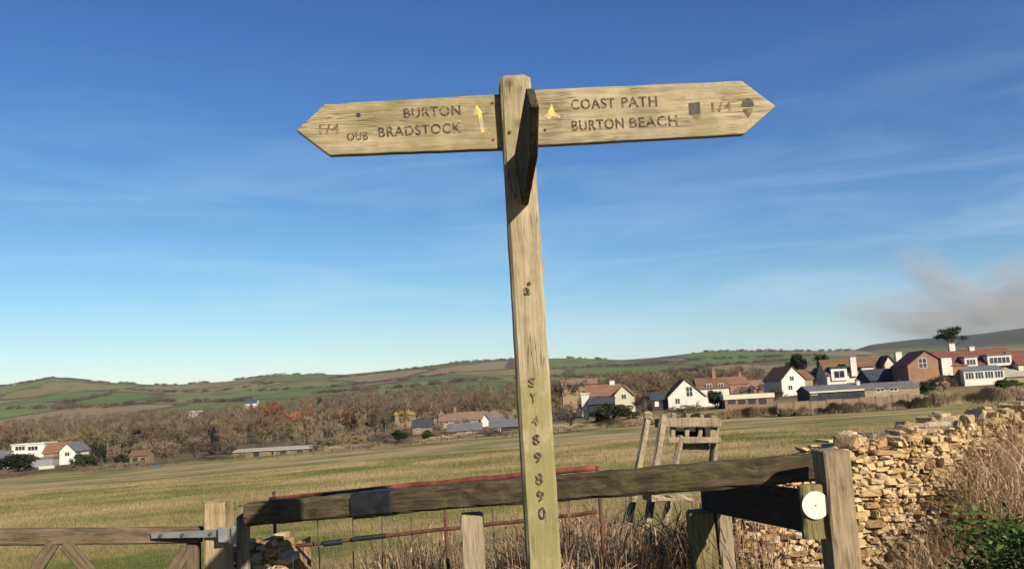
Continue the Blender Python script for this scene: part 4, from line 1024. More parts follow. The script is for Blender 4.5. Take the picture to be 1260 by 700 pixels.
# acorn emblem
ac = [(912+0.2, 131), (912.5, 127), (914.5, 123.5), (918, 121.8), (920, 120.2), (922, 121.8), (925.5, 123.5), (927.6, 127), (927.8, 131), (920, 131.8)]
flatshape(br, ac, YB, 'mark', 'acorn_cap')
flatshape(br, [(914, 134), (926, 133.6), (925.4, 138), (923, 142), (920.5, 145.5), (918, 142), (915, 138)], YB, 'letterfaint', 'acorn_nut')
ar_l = [(586, 129), (594, 139), (592.5, 139.5), (597, 163), (592, 164), (588, 141), (582, 143)]
flatshape(bl, ar_l, YB, 'yellow', 'yellow_arrow')
flatshape(br, [(679, 127), (682, 138), (690, 143), (689, 146), (679, 143), (676, 148), (669, 144), (674, 139)], YB, 'yellow', 'yellow_arrow')
hx, hzz = pl(441, 142, YB)
MB().tube([(hx, YB-.0012, hzz), (hx, YB+.006, hzz)], .0075, 10).build('bolt', M['black'], bl)
for (u, v) in ((627, 163), (651, 349)):
    hx, hzz = pl(u, v, -.05); MB().tube([(hx, -.0535, hzz), (hx, -.044, hzz)], .006, 8).build('bolt', M['rail'], fp)
for (u, v) in ((606, 127), (607, 172)):
    hx, hzz = pl(u, v, YB); MB().tube([(hx, YB-.003, hzz), (hx, YB+.006, hzz)], .0045, 8).build('bolt', M['darkrust'], bl)
for (u, v) in ((671, 160),):
    hx, hzz = pl(u, v, YB); MB().tube([(hx, YB-.003, hzz), (hx, YB+.006, hzz)], .0045, 8).build('bolt', M['darkrust'], br)
YP = -.0525
for ch, u, v, hh in (('S', 655, 476, 11), ('Y', 657, 495, 11), ('4', 659, 523, 11), ('8', 660.5, 547, 12), ('9', 662.5, 569, 12), ('8', 664, 596, 13), ('9', 665.5, 617, 13), ('0', 667.5, 639, 14)):
    text(ch, fp, u-4.2, v, u+4.2, v-.4, hh, YP, 'letterfaint' if ch in 'SY4' else 'letter')
text('a', fp, 645, 363, 653, 362.6, 9, YP)
# the arm pointing at the camera, let into the post below the other two
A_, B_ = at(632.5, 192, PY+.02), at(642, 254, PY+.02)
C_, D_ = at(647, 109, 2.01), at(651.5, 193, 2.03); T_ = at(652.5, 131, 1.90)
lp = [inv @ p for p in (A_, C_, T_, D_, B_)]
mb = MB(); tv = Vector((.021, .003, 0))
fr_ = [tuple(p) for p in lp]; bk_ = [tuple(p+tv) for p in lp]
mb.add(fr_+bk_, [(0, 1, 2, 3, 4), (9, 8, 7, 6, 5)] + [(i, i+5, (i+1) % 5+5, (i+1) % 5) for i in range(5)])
ba = mb.build('finger_board', M['finger_shade'], fp, bevel=.003); ba['label'] = 'arm pointing at the camera, its left face in shadow'

# ------------------------------------------------------------------ heavy rail on posts
def beam(name, A, B, hw, hd, m_, parent, seed, n=30, jit=.004, cham=.016, taper=0):
    """timber between two points given in the parent's frame; modelled along its own x"""
    A, B = Vector(A), Vector(B); L_ = (B-A).length
    mb = post_mesh(hw, hd, 0, L_, seed, n, jit, taper, cham, 'chip')
    mb.v = [(z, y, -x) for x, y, z in mb.v]
    o = mb.build(name, M[m_], parent); o.location = A
    d = (B-A).normalized(); yax = Vector((-d.y, d.x, 0)).normalized(); zax = d.cross(yax)
    o.rotation_euler = Matrix(((d.x, yax.x, zax.x), (d.y, yax.y, zax.y), (d.z, yax.z, zax.z))).to_euler()
    return o
RA, RB = at(308, 632, 4.6), at(1012, 572.5, 3.72)
rail = thing('timber_rail', 'long dark heavy timber rail with black tape, running behind the signpost', 'rail', (RA.x, RA.y, RA.z))
bmo = beam('beam', (0, 0, 0), RB-RA, .057, .057, 'rail', rail, 3, 40, .0022, .014)
def t_at(A, B, u):
    lo, hi = 0, 1
    for _ in range(40):
        m__ = (lo+hi)/2
        if proj(A.lerp(B, m__))[0] < u: lo = m__
        else: hi = m__
    return lo
for (ua, ub) in ((439, 486),):
    ta, tb = t_at(RA, RB, ua), t_at(RA, RB, ub)
    beam('tape_band', (RB-RA)*ta, (RB-RA)*tb, .0625, .0625, 'black', rail, 8, 6, .0012, .02)
def upright(name, u0, u1, vtop, Y, label, cat, m_, seed, parent=None, depth=None, lean=0.0, top='chip', taper=0.0, jit=.0016):
    um = (u0+u1)/2; p = at(um, vtop, Y); wd = (u1-u0)*(Y*.985)/FPX/2
    dp = depth or wd
    gx, gy = p.x, Y+dp; z0 = G(gx, gy)
    r_ = thing(name, label, cat, (gx, gy, z0), 0, {'fence_post': 'short posts along the timber rail', 'gatepost': 'square gateposts'}.get(name)) if parent is None else parent
    mb = post_mesh(wd, dp, -.3 if parent is None else z0-.3, (p.z-z0) if parent is None else p.z, seed, 18, jit, taper, .008, top)
    if parent is not None: mb.v = [(a+gx, b+gy, c) for a, b, c in mb.v]
    o = mb.build('post', M[m_], r_)
    if lean: r_.rotation_euler = (0, lean, 0)
    return r_, o
upright('fence_post', 566, 593, 634, 4.22, 'short pale old post propping the dark rail, left of the signpost', 'post', 'stile', 21, depth=.055)
rp, _ = upright('gatepost', 1013.5, 1046, 556, 3.42, 'stout grey-brown square post at the right end of the dark rail', 'post', 'greypost', 22, depth=.075)
upright('fence_post', 852, 882, 631, 4.36, 'thick mossy post under the far end of the shaded plank', 'post', 'mossy', 23, depth=.07, lean=R(-.5))
upright('fence_post', 883, 900, 632, 4.34, 'pale upright board beside the thick mossy post', 'post', 'stile', 24, depth=.03)
# shaded plank, its end block and waymark disc
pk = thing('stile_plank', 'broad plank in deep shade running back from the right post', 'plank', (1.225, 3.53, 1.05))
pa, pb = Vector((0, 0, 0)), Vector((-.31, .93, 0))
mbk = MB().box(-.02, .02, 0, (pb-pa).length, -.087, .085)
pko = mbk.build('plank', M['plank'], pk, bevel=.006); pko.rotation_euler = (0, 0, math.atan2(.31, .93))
wb = thing('waymark_block', 'short wooden block with a round cream waymark disc nailed on, beside the right post', 'waymark', tuple(at(1003, 628, 3.47)))
post_mesh(.055, .022, -.105, .10, 31, 6, .002).build('block', M['mossy'], wb)
dc = MB(); c_ = wb.location
dp_ = at(1006, 622, 3.42) - Vector(c_)
dc.tube([(dp_.x, -.0262, dp_.z), (dp_.x, -.0312, dp_.z)], .0535, 40).build('disc', M['disc'], wb)
MB().tube([(dp_.x, -.031, dp_.z), (dp_.x, -.0335, dp_.z)], .004, 8).build('nail', M['galv'], wb)

# ------------------------------------------------------------------ rusty hurdle behind the rail
hr = thing('metal_hurdle', 'rusty red iron hurdle standing behind the long timber rail', 'hurdle', (at(337, 640, 5.1).x, 5.1, G(-1.4, 5.1)))
h0 = Vector(hr.location)
def hp_(u, v, Y): return at(u, v, Y)-h0
rr = random.Random(4)
def pipe(name, pts, r, m_='rust', k=10, wob=.0018):
    P = []
    for i in range(len(pts)-1):
        for t in range(8): P.append(pts[i].lerp(pts[i+1], t/8))
    P.append(pts[-1])
    P = [p+Vector((0, rr.gauss(0, wob), rr.gauss(0, wob))) for p in P]
    return MB().tube(P, r, k).build(name, M[m_], hr, smooth=True)
pipe('top_bar', [hp_(332, 615, 5.1), hp_(540, 594, 4.95), hp_(733, 575, 4.75)], .017)
pipe('middle_bar', [hp_(345, 673, 5.1), hp_(545, 651, 4.95), hp_(640, 641, 4.85), hp_(735, 629, 4.75)], .011, 'darkrust')
pipe('lower_bar', [hp_(340, 735, 5.1), hp_(545, 716, 4.95), hp_(740, 696, 4.75)], .012, 'darkrust')
for (u, v0, Y, m_) in ((337, 604, 5.1, 'darkrust'), (546, 593, 4.95, 'darkrust'), (735, 573, 4.75, 'darkrust')):
    a = at(u, v0, Y); b = Vector((a.x, a.y, G(a.x, a.y)-.1)); MB().tube([a-h0, (a+b)/2-h0+Vector((.004, 0, 0)), b-h0], .010, 8).build('upright', M[m_], hr, smooth=True)
def band(u0, v0, u1, v1, Y, r): MB().tube([hp_(u0, v0, Y), hp_(u1, v1, Y)], r, 10).build('tape_band', M['black'], hr)
band(397, 610.5, 424, 607.8, 5.03, .022); band(398, 668.5, 421, 666, 5.04, .016); band(434, 663, 475, 658.5, 5.0, .0145)
for u in (390, 434, 470, 505, 605, 700, 770):
    a = at(u, 632-(u-390)*.06, 5.0); b = Vector((a.x+rr.uniform(-.03, .03), a.y, G(a.x, a.y)))
    MB().tube([a-h0, a.lerp(b, .5)-h0+Vector((rr.uniform(-.02, .02), 0, 0)), b-h0], .0035, 5).build('wire', M['wire'], hr)

# ------------------------------------------------------------------ field gate, left
gy = 4.55; ga = at(-60, 661.5, gy); gb = at(247, 657, gy)
gt = thing('field_gate', 'weathered timber field gate seen only along its top rail at lower left', 'gate', (gb.x, gy, G(gb.x, gy)))
g0 = Vector(gt.location)
far = gb + (ga-gb)*2.4
beam('top_rail', far-g0, gb-g0, .04, .032, 'gatew', gt, 40, 30, .002, .008)
for k, dz in enumerate((.26, .46, .63, .78)): beam('rail', far-g0-Vector((0, 0, dz)), gb-g0-Vector((0, 0, dz)), .034, .014, 'gatew', gt, 41+k, 20, .0015, .004)
beam('end_stile', gb-g0+Vector((-.04, .0, -.9)), gb-g0+Vector((-.04, 0, -.045)), .032, .03, 'gatew', gt, 47, 8, .001, .006)
top = at(70, 669, gy-.03)
beam('brace', at(66, 668, gy-.03)-g0, at(66, 668, gy-.03)-g0+Vector((-.5, 0, -.75)), .032, .013, 'gatew', gt, 48, 10, .001, .004)
beam('brace', at(80, 668, gy-.035)-g0, at(80, 668, gy-.035)-g0+Vector((.68, 0, -.8)), .032, .013, 'gatew', gt, 49, 10, .001, .004)
beam('brace', gb-g0+Vector((-.06, -.035, -.06)), gb-g0+Vector((-.55, -.035, -.85)), .032, .013, 'gatew', gt, 50, 10, .001, .004)
sa, sb = at(186, 659, gy-.055)-g0, at(284, 655, gy-.14)-g0
mb = MB(); hgt = .020
mb.add([(sa.x, sa.y, sa.z-hgt*.6), (sb.x, sb.y, sb.z-hgt), (sb.x, sb.y, sb.z+hgt), (sa.x, sa.y, sa.z+hgt*.6), (sa.x, sa.y+.006, sa.z-hgt*.6), (sb.x, sb.y+.006, sb.z-hgt), (sb.x, sb.y+.006, sb.z+hgt), (sa.x, sa.y+.006, sa.z+hgt*.6)],
       [(0, 1, 2, 3), (7, 6, 5, 4), (0, 4, 5, 1), (1, 5, 6, 2), (2, 6, 7, 3), (3, 7, 4, 0)])
hs = mb.build('strap', M['galv'], gt)
for t in (.12, .4, .75):
    q = sa.lerp(sb, t); MB().tube([(q.x, q.y-.008, q.z), (q.x, q.y+.004, q.z)], .009, 8).build('bolt', M['wire'], hs)
gpp, _ = upright('gatepost', 250, 276, 619, 4.46, 'pale yellow-brown square post carrying the galvanised gate strap, lower left', 'post', 'paleold', 52, depth=.07)
lt = thing('gate_latch', 'bright galvanised latch bracket on the pale post at lower left', 'latch', tuple(at(282, 657, 4.40)))
MB().box(-.055, -.01, -.004, .01, -.036, .036).build('plate', M['galv'], lt, bevel=.002)
MB().box(.014, .034, -.012, .012, -.05, .04).build('catch', M['galv'], lt, bevel=.002)
MB().box(-.011, .015, -.003, .006, -.03, -.012).build('bar', M['galv'], lt)
upright('fence_post', 290, 303, 624, 4.7, 'slim pale stake just right of the gate strap post', 'post', 'stile', 53, depth=.03)

# ------------------------------------------------------------------ wooden stile in the gap
st = thing('stile', 'pale wooden stile of leaning pales and steps in the field gap behind the rail', 'stile', (at(840, 600, 6.5).x, 6.5, G(1.3, 6.5)))
s0 = Vector(st.location)
def sb_(name, a, b, hw, hd, seed, dY=0.0):
    return beam(name, at(*a)-s0, at(*b)-s0, hw, hd, 'stile', st, seed, 8, .0018, .006)
SY = 6.5
sb_('leg', (765, 690, SY-.25), (797, 512, SY-.02), .024, .02, 61)
sb_('leg', (789, 700, SY-.3), (816, 511, SY-.05), .027, .02, 62)
sb_('leg', (808, 700, SY-.25), (838, 537, SY+.04), .024, .02, 63)
sb_('leg', (872, 640, SY+.2), (881, 515, SY+.06), .028, .02, 64)
sb_('head_rail', (806, 520, SY+.02), (886, 519.5, SY+.02), .034, .014, 65)
sb_('head_rail', (822, 541.5, SY+.02), (886, 541.5, SY+.02), .022, .014, 66)
for k, (u, hw_) in enumerate(((829, .018), (846.5, .016), (863, .016), (878, .02))):
    sb_('pale', (u-2, 545, SY+.055), (u, 509+k, SY+.055), hw_, .012, 70+k)
sb_('shadow_board', (825, 531, SY+.20), (883, 531, SY+.20), .055, .01, 68).data.materials[0] = M['plank']  # board added to darken the slots, their shade set in its colour
sb_('leg_cap', (797, 514, SY-.03), (797, 507, SY-.03), .030, .026, 75)
sb_('infill_board', (840, 549, SY+.1), (872, 549.5, SY+.1), .022, .01, 76)
sb_('step', (796, 611, SY-.4), (848, 610, SY-.35), .024, .10, 78)
sb_('step', (760, 664, SY-.5), (812, 668, SY-.45), .018, .10, 79)

# ------------------------------------------------------------------ dry stone wall
import bmesh as _b
def stone_proto(seed):
    r = random.Random(seed); bm = _b.new(); _b.ops.create_cube(bm, size=1.0)
    for v in bm.verts: v.co += Vector((r.gauss(0, .09), r.gauss(0, .07), r.gauss(0, .10)))
    _b.ops.bevel(bm, geom=bm.edges[:], offset=.11, segments=1, affect='EDGES', profile=.6)
    for v in bm.verts: v.co += Vector((r.gauss(0, .02), r.gauss(0, .02), r.gauss(0, .025)))
    me = bpy.data.meshes.new('stone'); bm.to_mesh(me); bm.free(); me.materials.append(M['stone']); return me
SP = [stone_proto(i) for i in range(14)]
def stones(root, path, topz, zlow, n_cap, seed, course=(.032, .062), length=(.05, .15), deep=.17, coping=None, backrow=True, jit=.016):
    """path: list of (x, y) world; topz(s) -> world z of the wall top at distance s"""
    r = random.Random(seed); P = [Vector((a, b, 0)) for a, b in path]
    seg = [(P[i+1]-P[i]).length for i in range(len(P)-1)]; tot = sum(seg); org = Vector(root.location)
    def pos(s):
        for i, l in enumerate(seg):
            if s <= l or i == len(seg)-1:
                d = (P[i+1]-P[i]).normalized(); return P[i]+d*s, d
            s -= l
    out_ = []; z = zlow
    while z < 1.8:
        h = r.uniform(*course); s = r.uniform(-.05, 0)
        big = 1.0
        while s < tot:
            l = r.uniform(*length)*(1.5 if r.random() < .18 else 1)
            sm = min(max(s+l/2, 0), tot); tz = topz(sm)
            zz = z + r.gauss(0, .006)
            if zz + h*.6 < tz:
                p, d = pos(sm); nrm = Vector((d.y, -d.x, 0)); dd = deep*r.uniform(.7, 1.25)
                c = p + nrm*(r.gauss(0, jit) - dd/2) + Vector((0, 0, zz+h/2))
                out_.append((c, d, l*1.0, dd, h*1.04, r.gauss(0, .05), r.gauss(0, .06)))
                if zz+h*1.6 > tz - .02 and backrow:
                    for bk in (.2, .36): out_.append((c - nrm*bk + Vector((0, 0, r.gauss(0, .012))), d, l*.7, dd*.6, h*.9, r.gauss(0, .12), r.gauss(0, .12)))
            s += l*1.01
        z += h*1.0
    if coping:
        s = coping[0]
        while s < coping[1]:
            l = r.uniform(.022, .06); tz = topz(s); p, d = pos(s); nrm = Vector((d.y, -d.x, 0)); hh = r.uniform(.025, .075)
            c = p + nrm*(-.12+r.gauss(0, .05)) + Vector((0, 0, tz+hh*.15+r.gauss(0, .012)))
            out_.append((c, d, l, .16, hh, r.gauss(.1, .7), r.gauss(0, .5)))
            s += l*.95
    n_r = int(tot*800)
    for _ in range(n_r):                               # small packing stones in the joints
        s = r.uniform(0, tot); p, d = pos(s); nrm = Vector((d.y, -d.x, 0)); zz = r.uniform(zlow+.2, topz(s)+.01)
        q = r.uniform(.012, .034)
        out_.append((p + nrm*r.uniform(-.03, .004) + Vector((0, 0, zz)), d, q*r.uniform(1, 1.8), q, q*r.uniform(.5, 1), r.gauss(0, .4), r.gauss(0, .5)))
    def show(c):
        u, v = proj(c[0]); return (1 if (-40 < u < 1300 and v < 730) else 0, -(c[0].y), )
    vis = [q for q in out_ if show(q)[0]]; hid = [q for q in out_ if not show(q)[0]]
    vis.sort(key=lambda q: -(q[2]*q[4]/q[0].y**2)*(1 if True else 1))
    parts, rest = vis[:n_cap], vis[n_cap:]+hid
    for c, d, l, dd, h, ry, rz in parts:
        o = bpy.data.objects.new('stone', SP[r.randrange(14)]); col.objects.link(o); o.parent = root
        o.location = c-org; o.scale = (l, dd, h); o.rotation_euler = (r.gauss(0, .06), ry, math.atan2(d.y, d.x)+rz)
    if rest:
        Vs, Fs, b = [], [], 0
        base = [(np.array([v.co[:] for v in me.vertices]), [tuple(p.vertices) for p in me.polygons]) for me in SP]
        mb = MB()
        for c, d, l, dd, h, ry, rz in rest:
            vv, ff = base[r.randrange(14)]
            Mx = Matrix.Translation(c-org) @ Matrix.Rotation(math.atan2(d.y, d.x)+rz, 4, 'Z') @ Matrix.Rotation(ry, 4, 'Y') @ Matrix.Diagonal((l, dd, h, 1))
            mb.add([tuple(Mx @ Vector(q)) for q in vv], ff)
        o = mb.build('lower_stones', M['stone'], root); o['kind'] = 'stuff'
    # rubble core just behind the face
    mb = MB(); n = int(tot/.08)+1; pts = []
    for i in range(n+1):
        s = tot*i/n; p, d = pos(s); nrm = Vector((d.y, -d.x, 0)); tz = topz(s)-.05 + r.uniform(-.02, .01)
        for k_, off in enumerate((-.028, -.40)):
            q = p+nrm*off-org
            pts += [(q.x, q.y, zlow-.3-org.z), (q.x, q.y, tz-org.z)]
    fs = []
    for i in range(n):
        a, b = 4*i, 4*(i+1)
        fs += [(a, b, b+1, a+1), (a+2, a+3, b+3, b+2), (a+1, b+1, b+3, a+3)]
    fs += [(0, 1, 3, 2), (4*n, 4*n+2, 4*n+3, 4*n+1)]
    mb.add(pts, fs).build('rubble_core', M['core'], root)
    return tot
wp = [(at(907, 650, 4.72).x, 4.72), (at(1040, 600, 4.78).x, 4.78), (at(1180, 600, 4.95).x, 4.95), (at(1280, 600, 5.15).x, 5.15), (5.4, 5.9)]
tv_ = []; acc = 0
for i, ((x, y), v) in enumerate(zip(wp, (0,)*5)):
    if i: acc += math.dist(wp[i-1], wp[i])
    tv_.append(acc)
prof = [(905, 634), (925, 620), (948, 594), (975, 592), (1012, 590), (1036, 556), (1050, 547), (1070, 545), (1100, 541), (1140, 536), (1180, 527), (1215, 516), (1260, 506), (1330, 492)]
def wall_point(s):
    k = 0
    while k < len(wp)-2 and s > math.dist(wp[k], wp[k+1]): s -= math.dist(wp[k], wp[k+1]); k += 1
    l = math.dist(wp[k], wp[k+1]); t = min(s/l, 1.0)
    return (wp[k][0]+(wp[k+1][0]-wp[k][0])*t, wp[k][1]+(wp[k+1][1]-wp[k][1])*t)
_ss = np.linspace(0, tv_[-1], 80); _tz = []
for s in _ss:
    x, y = wall_point(s); z = 1.2
    for _ in range(4):
        u, _v = proj((x, y, z)); v = np.interp(u, [a for a, b in prof], [b for a, b in prof]); z = at(u, v, y).z
    _tz.append(z)
wl = thing('dry_stone_wall', 'golden limestone dry stone wall, tumbledown at its left end, rising to the right edge', 'wall', (wp[0][0], wp[0][1], G(*wp[0])))
stones(wl, wp, lambda s: float(np.interp(s, _ss, _tz)), 0.0, 294, 5, course=(.022, .042), length=(.035, .095), coping=(.62, 2.9))
sp_ = [(at(287, 680, 4.95).x, 4.95), (at(346, 680, 4.9).x, 4.9)]
ws = thing('stone_stub', 'crumbling stub of pale golden stones between the gate strap post and the rusty hurdle', 'wall', (sp_[0][0], sp_[0][1], G(*sp_[0])))
stones(ws, sp_, lambda s: .86+.03*math.sin(s*30), 0.0, 120, 9, course=(.022, .04), length=(.035, .08), backrow=False)

# ------------------------------------------------------------------ grass and dead growth
def blades(name, label, pts, H, Wd, lean, matn, segs=3, tip=.15, seed=0, curve=2.0):
    V, F = ribbons(pts, H, Wd, lean, segs, curve, tip, seed)
    return tag(raw_mesh(name, V, F, M[matn]), label, kind='stuff')
def region(n, x0, x1, y0, y1, g):
    x = g.uniform(x0, x1, n); y = g.uniform(y0, y1, n); return np.stack([x, y, gz(x, y)], 1)
gg = np.random.default_rng(21)
# sward of the field: blades grow broader with distance
n = 300000
d = 6.3*np.exp(gg.uniform(0, 1, n)**0.9*math.log(75/6.3)); an = gg.uniform(R(-37), R(37), n)
x = d*np.sin(an); y = d*np.cos(an)
pt = np.stack([x, y, gz(x, y)-.01], 1)
clump = 0.5+0.5*np.sin(x*2.1+np.sin(y*1.7)*2)*np.sin(y*2.6+x*.7)
Hh = gg.uniform(.03, .075, n)*(0.7+.8*clump)*np.clip(d/10, 1, 1.6)
blades('field_grass', 'short winter grass of the sloping field, tan with green patches', pt, Hh, .0028*np.clip(d/6, 1, 14), gg.normal(0, .35, (n, 2)), 'blade', 1, .2, 1)
n = 90000
pt = region(n, -4.5, 4.6, 1.0, 6.6, gg)
blades('verge_grass', 'greener rough grass of the verge around the rail and gate', pt, gg.uniform(.10, .30, n), gg.uniform(.003, .006, n), gg.normal(0, .4, (n, 2)), 'blade', 2, .2, 2)
# dead stalks standing under and behind the rail
def dens(n, fn, x0, x1, y0, y1, g):
    P = region(int(n*3), x0, x1, y0, y1, g); k = g.uniform(0, 1, len(P)) < fn(P[:, 0], P[:, 1]); return P[k][:n]
P = dens(8500, lambda x, y: np.clip(.5+np.clip((x+.9)/1.2, 0, 1)*.5+.3*np.sin(x*5), 0, 1), -1.45, 1.25, 4.35, 5.9, gg)
n = len(P)
P = P[~((P[:, 0]/P[:, 1] > .125) & (P[:, 0]/P[:, 1] < .205) & (gg.uniform(0, 1, len(P)) < .85))]; n = len(P)
Hs = gg.uniform(.66, 1.12, n)*(.90+.10*np.sin(P[:, 0]*7))*np.clip(.86+.16*(P[:, 0]+1), .8, 1.0)
blades('dead_stalks', 'thin dead weed stalks crowding under the timber rail', P, Hs, gg.uniform(.003, .008, n), gg.normal(0, .16, (n, 2)), 'deadred', 3, .5, 3)
k = gg.choice(n, 2300); P2 = P[k] + np.stack([gg.normal(0, .03, 2300), gg.normal(0, .03, 2300), Hs[k]*gg.uniform(.6, .95, 2300)], 1)
blades('seed_heads', 'tattered seed heads and curled dry leaves on the dead stalks', P2, gg.uniform(.03, .10, 2300), gg.uniform(.006, .016, 2300), gg.normal(0, .9, (2300, 2)), 'dead', 2, .3, 4)
P = dens(7500, lambda x, y: np.clip(.35+.3*np.sin(x*3), 0, 1), -1.4, 1.3, 4.4, 6.0, gg); n = len(P)
blades('tall_grass_tufts', 'tall straw-coloured grass tufts beneath the rail', P, gg.uniform(.55, .98, n), gg.uniform(.003, .006, n), gg.normal(0, .28, (n, 2)), 'deadgold', 4, .1, 5)
P = dens(3500, lambda x, y: np.clip((x+.2)/1.0, 0, 1)*(.5+.5*np.sin(x*6+y*4)), -.4, 1.3, 4.7, 6.2, gg); n = len(P)
P[:, 2] += gg.uniform(.2, .75, n)
blades('bramble_tangle', 'dark bramble stems tangled between rail and stile', P, gg.uniform(.08, .25, n), gg.uniform(.008, .02, n), gg.normal(0, 1.2, (n, 2)), 'bramble', 3, .5, 6)
# bleached growth over the right of the wall
def wallz(x): return np.interp(x, [wall_point(s)[0] for s in _ss], _tz)
def wally(x): return np.interp(x, [wall_point(s)[0] for s in _ss], [wall_point(s)[1] for s in _ss])
n = 34000
x = gg.uniform(2.2, 5.0, n); x = x[gg.uniform(0, 1, n) < np.clip((x-2.32)/.3, 0, 1)]; n = len(x)
y = wally(x) - gg.uniform(.02, .75, n)**1.2; hmax = wallz(x)*(1-np.clip((wally(x)-y)/1.1, 0, 1)**1.5)
zb = gg.uniform(0, 1, n)**.75*hmax*np.clip(.88+.2*(x-2.6), .86, .99)
Hh = gg.uniform(.07, .26, n)
blades('dead_bracken', 'bleached dead grass and bracken draped over the right part of the stone wall', np.stack([x, y, zb], 1), Hh, gg.uniform(.0025, .0065, n), np.stack([gg.normal(-.25, .6, n), gg.normal(-.35, .45, n)], 1), 'dead', 4, .15, 7, 1.6)
n = 5000
x = gg.uniform(2.3, 4.6, n); y = wally(x)-gg.uniform(.05, .8, n)
blades('bramble_stems', 'darker bramble stems arching through the bleached growth on the wall', np.stack([x, y, gg.uniform(0, 1, n)*wallz(x)*.85], 1), gg.uniform(.08, .30, n), gg.uniform(.003, .008, n), gg.normal(0, .9, (n, 2)), 'dead', 4, .3, 27)
n = 5000
x = gg.uniform(1.5, 2.7, n); y = wally(x)-gg.uniform(.03, .5, n)
k = gg.uniform(0, 1, n) < .15+.6*np.clip((x-1.9)/.6, 0, 1); x, y = x[k], y[k]; n = len(x)
top = np.clip(.5+.35*(x-1.8), .45, .9)
blades('bank_grass', 'dead grass on the bank at the foot of the golden stone wall', np.stack([x, y, gg.uniform(.0, 1, n)*top*.72], 1), gg.uniform(.15, .32, n), gg.uniform(.003, .007, n), gg.normal(0, .4, (n, 2)), 'dead', 3, .15, 8)
n = 16000
x = gg.uniform(1.55, 4.0, n); x = x[gg.uniform(0, 1, n) < np.clip((x-1.6)/.5, 0, 1)]; n = len(x)
y = wally(x)-gg.uniform(.25, 1.5, n)
top = np.clip(.64+.45*(x-1.8), .55, 1.15)*np.clip(1-(wally(x)-y-.25)*.12, .7, 1)
blades('bank_growth', 'tangled bleached grass on the bank right of the stout square post', np.stack([x, y, top*gg.uniform(.2, .86, n)**.6], 1), gg.uniform(.08, .22, n), gg.uniform(.0025, .006, n), gg.normal(0, .55, (n, 2)), 'dead', 4, .15, 18)
n = 1500
x = gg.uniform(1.9, 4.2, n); y = wally(x)+gg.uniform(-.05, .35, n)
blades('wall_top_grass', 'thin golden grass sprouting along the top of the stone wall', np.stack([x, y, wallz(x)-.05], 1), gg.uniform(.04, .16, n), gg.uniform(.003, .006, n), gg.normal(0, .5, (n, 2)), 'deadgold', 3, .1, 9)
# leafy green clump, bottom right
gp = thing('nettle_clump', 'bright leafy green clump at the bottom right corner below the dead growth', 'plant', (at(1245, 690, 3.2).x, 3.2, G(1.9, 3.2)))
q0 = Vector(gp.location); n = 8000
c = np.array([at(1250, 720, 3.3)[:]]) - np.array(q0[:]); 
ctr = gg.normal(0, 1, (60, 3))*[.13, .15, .12] + np.array((at(1282, 712, 3.3)-q0)[:])
cen = ctr[gg.integers(0, 60, n)] + gg.normal(0, .05, (n, 3))
cen = cen[cen[:, 2] < (at(1240, 632, 3.3)-q0).z]; n = len(cen)
dr = gg.normal(0, 1, (n, 3))*[1, 1, .6]; dr /= np.linalg.norm(dr, axis=1)[:, None]; sd_ = np.cross(dr, gg.normal(0, 1, (n, 3))); sd_ /= np.linalg.norm(sd_, axis=1)[:, None]
ln = gg.uniform(.008, .022, n)[:, None]
V = np.stack([cen-dr*ln, cen+sd_*ln*.42, cen+dr*ln*1.1, cen-sd_*ln*.42], 1).reshape(-1, 3)
raw_mesh('leaves', V, np.arange(4*n).reshape(-1, 4), M['leaf'], gp)
mb = MB()
for q in ctr[:34]: mb.tube([(q[0]*.6+rr.uniform(-.1, .1), q[1]*.6, 0), (q[0]*.9, q[1]*.9, q[2]*.6), tuple(q)], [.005, .004, .002], 4)
mb.build('stems', M['green'], gp)

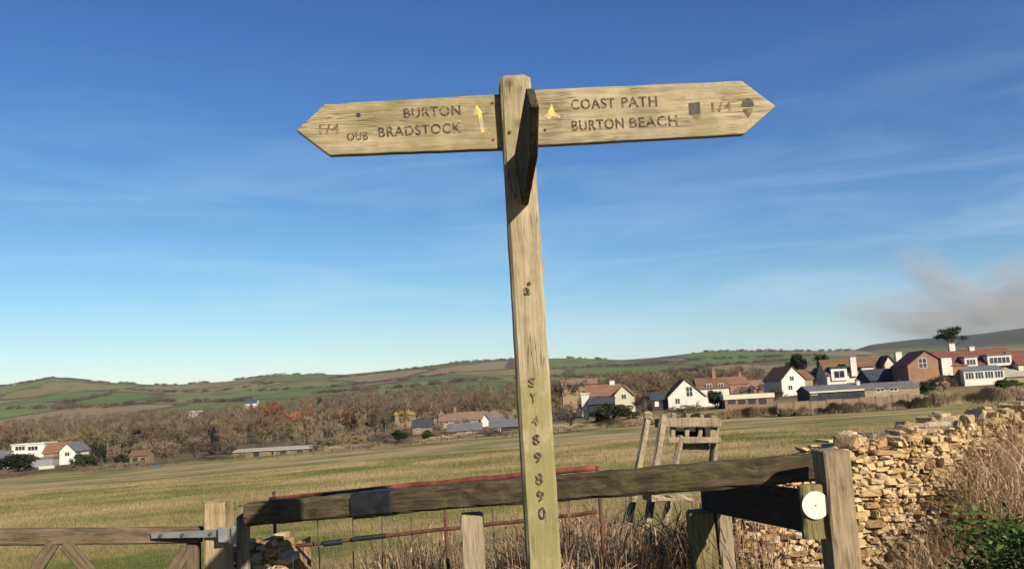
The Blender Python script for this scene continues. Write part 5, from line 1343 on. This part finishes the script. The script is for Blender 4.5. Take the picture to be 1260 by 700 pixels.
# ------------------------------------------------------------------ smoke and air
def volume(name, colr, dens_, noise=False):
    m_ = bpy.data.materials.new(name); m_.use_nodes = True; nt = m_.node_tree; nt.nodes.clear(); L = nt.links.new
    o = N(nt, 'ShaderNodeOutputMaterial'); v = N(nt, 'ShaderNodeVolumePrincipled')
    v.inputs['Color'].default_value = (*colr, 1); v.inputs['Density'].default_value = dens_; v.inputs['Anisotropy'].default_value = 0.0
    L(v.outputs[0], o.inputs['Volume'])
    if noise:
        tcn = N(nt, 'ShaderNodeTexCoord')
        nz = N(nt, 'ShaderNodeTexNoise', Scale=2.4, Detail=4, Roughness=0.55, Distortion=0.8); L(tcn.outputs['Object'], nz.inputs['Vector'])
        # distance inside the cloud: 1 at the middle, 0 at the skin
        le = N(nt, 'ShaderNodeVectorMath', operation='LENGTH'); L(tcn.outputs['Object'], le.inputs[0])
        a = N(nt, 'ShaderNodeMapRange'); a.inputs['From Min'].default_value = 1.0; a.inputs['From Max'].default_value = 0.35; L(le.outputs['Value'], a.inputs[0])
        b = N(nt, 'ShaderNodeMapRange'); b.inputs['From Min'].default_value = 0.36; b.inputs['From Max'].default_value = 0.62; L(nz.outputs[0], b.inputs[0])
        c = N(nt, 'ShaderNodeMath', operation='MULTIPLY'); L(a.outputs[0], c.inputs[0]); L(b.outputs[0], c.inputs[1])
        d_ = N(nt, 'ShaderNodeMath', operation='MULTIPLY'); d_.inputs[1].default_value = dens_; L(c.outputs[0], d_.inputs[0]); L(d_.outputs[0], v.inputs['Density'])
    return m_
M['smoke'] = volume('smoke', (0.60, 0.57, 0.56), 0.0062, True)
sm_root = thing('bonfire_smoke', 'drifting pinkish-grey bonfire smoke in the sky behind the houses on the right', 'smoke', (at(1200, 440, 5000).x, 5000, 120))
def puff(u, v, wpx, hpx, D=5000, dp=350, tilt=0):
    p = at(u, v, D); bm = _b.new(); _b.ops.create_icosphere(bm, subdivisions=3, radius=1.0); me = bpy.data.meshes.new('smoke_cloud'); bm.to_mesh(me); bm.free()
    me.materials.append(M['smoke']); o = bpy.data.objects.new('smoke_cloud', me); col.objects.link(o); o.parent = sm_root
    o.location = p-Vector(sm_root.location); o.scale = (wpx*D/FPX, dp, hpx*D/FPX); o.rotation_euler = (0, R(tilt), 0); o['kind'] = 'stuff'
puff(1190, 398, 180, 46, 5000, 300, 8)
puff(1165, 352, 88, 28, 5050, 220, 42)
puff(1270, 365, 80, 62, 5100, 300, 0)
HZ = True
if HZ:
    M['haze'] = volume('haze', (0.72, 0.85, 1.0), 0.000025)
    hzb = MB().box(-13500, 13500, -13500, 13500, -260, 900).build('haze', M['haze'])
    tag(hzb, kind='stuff')
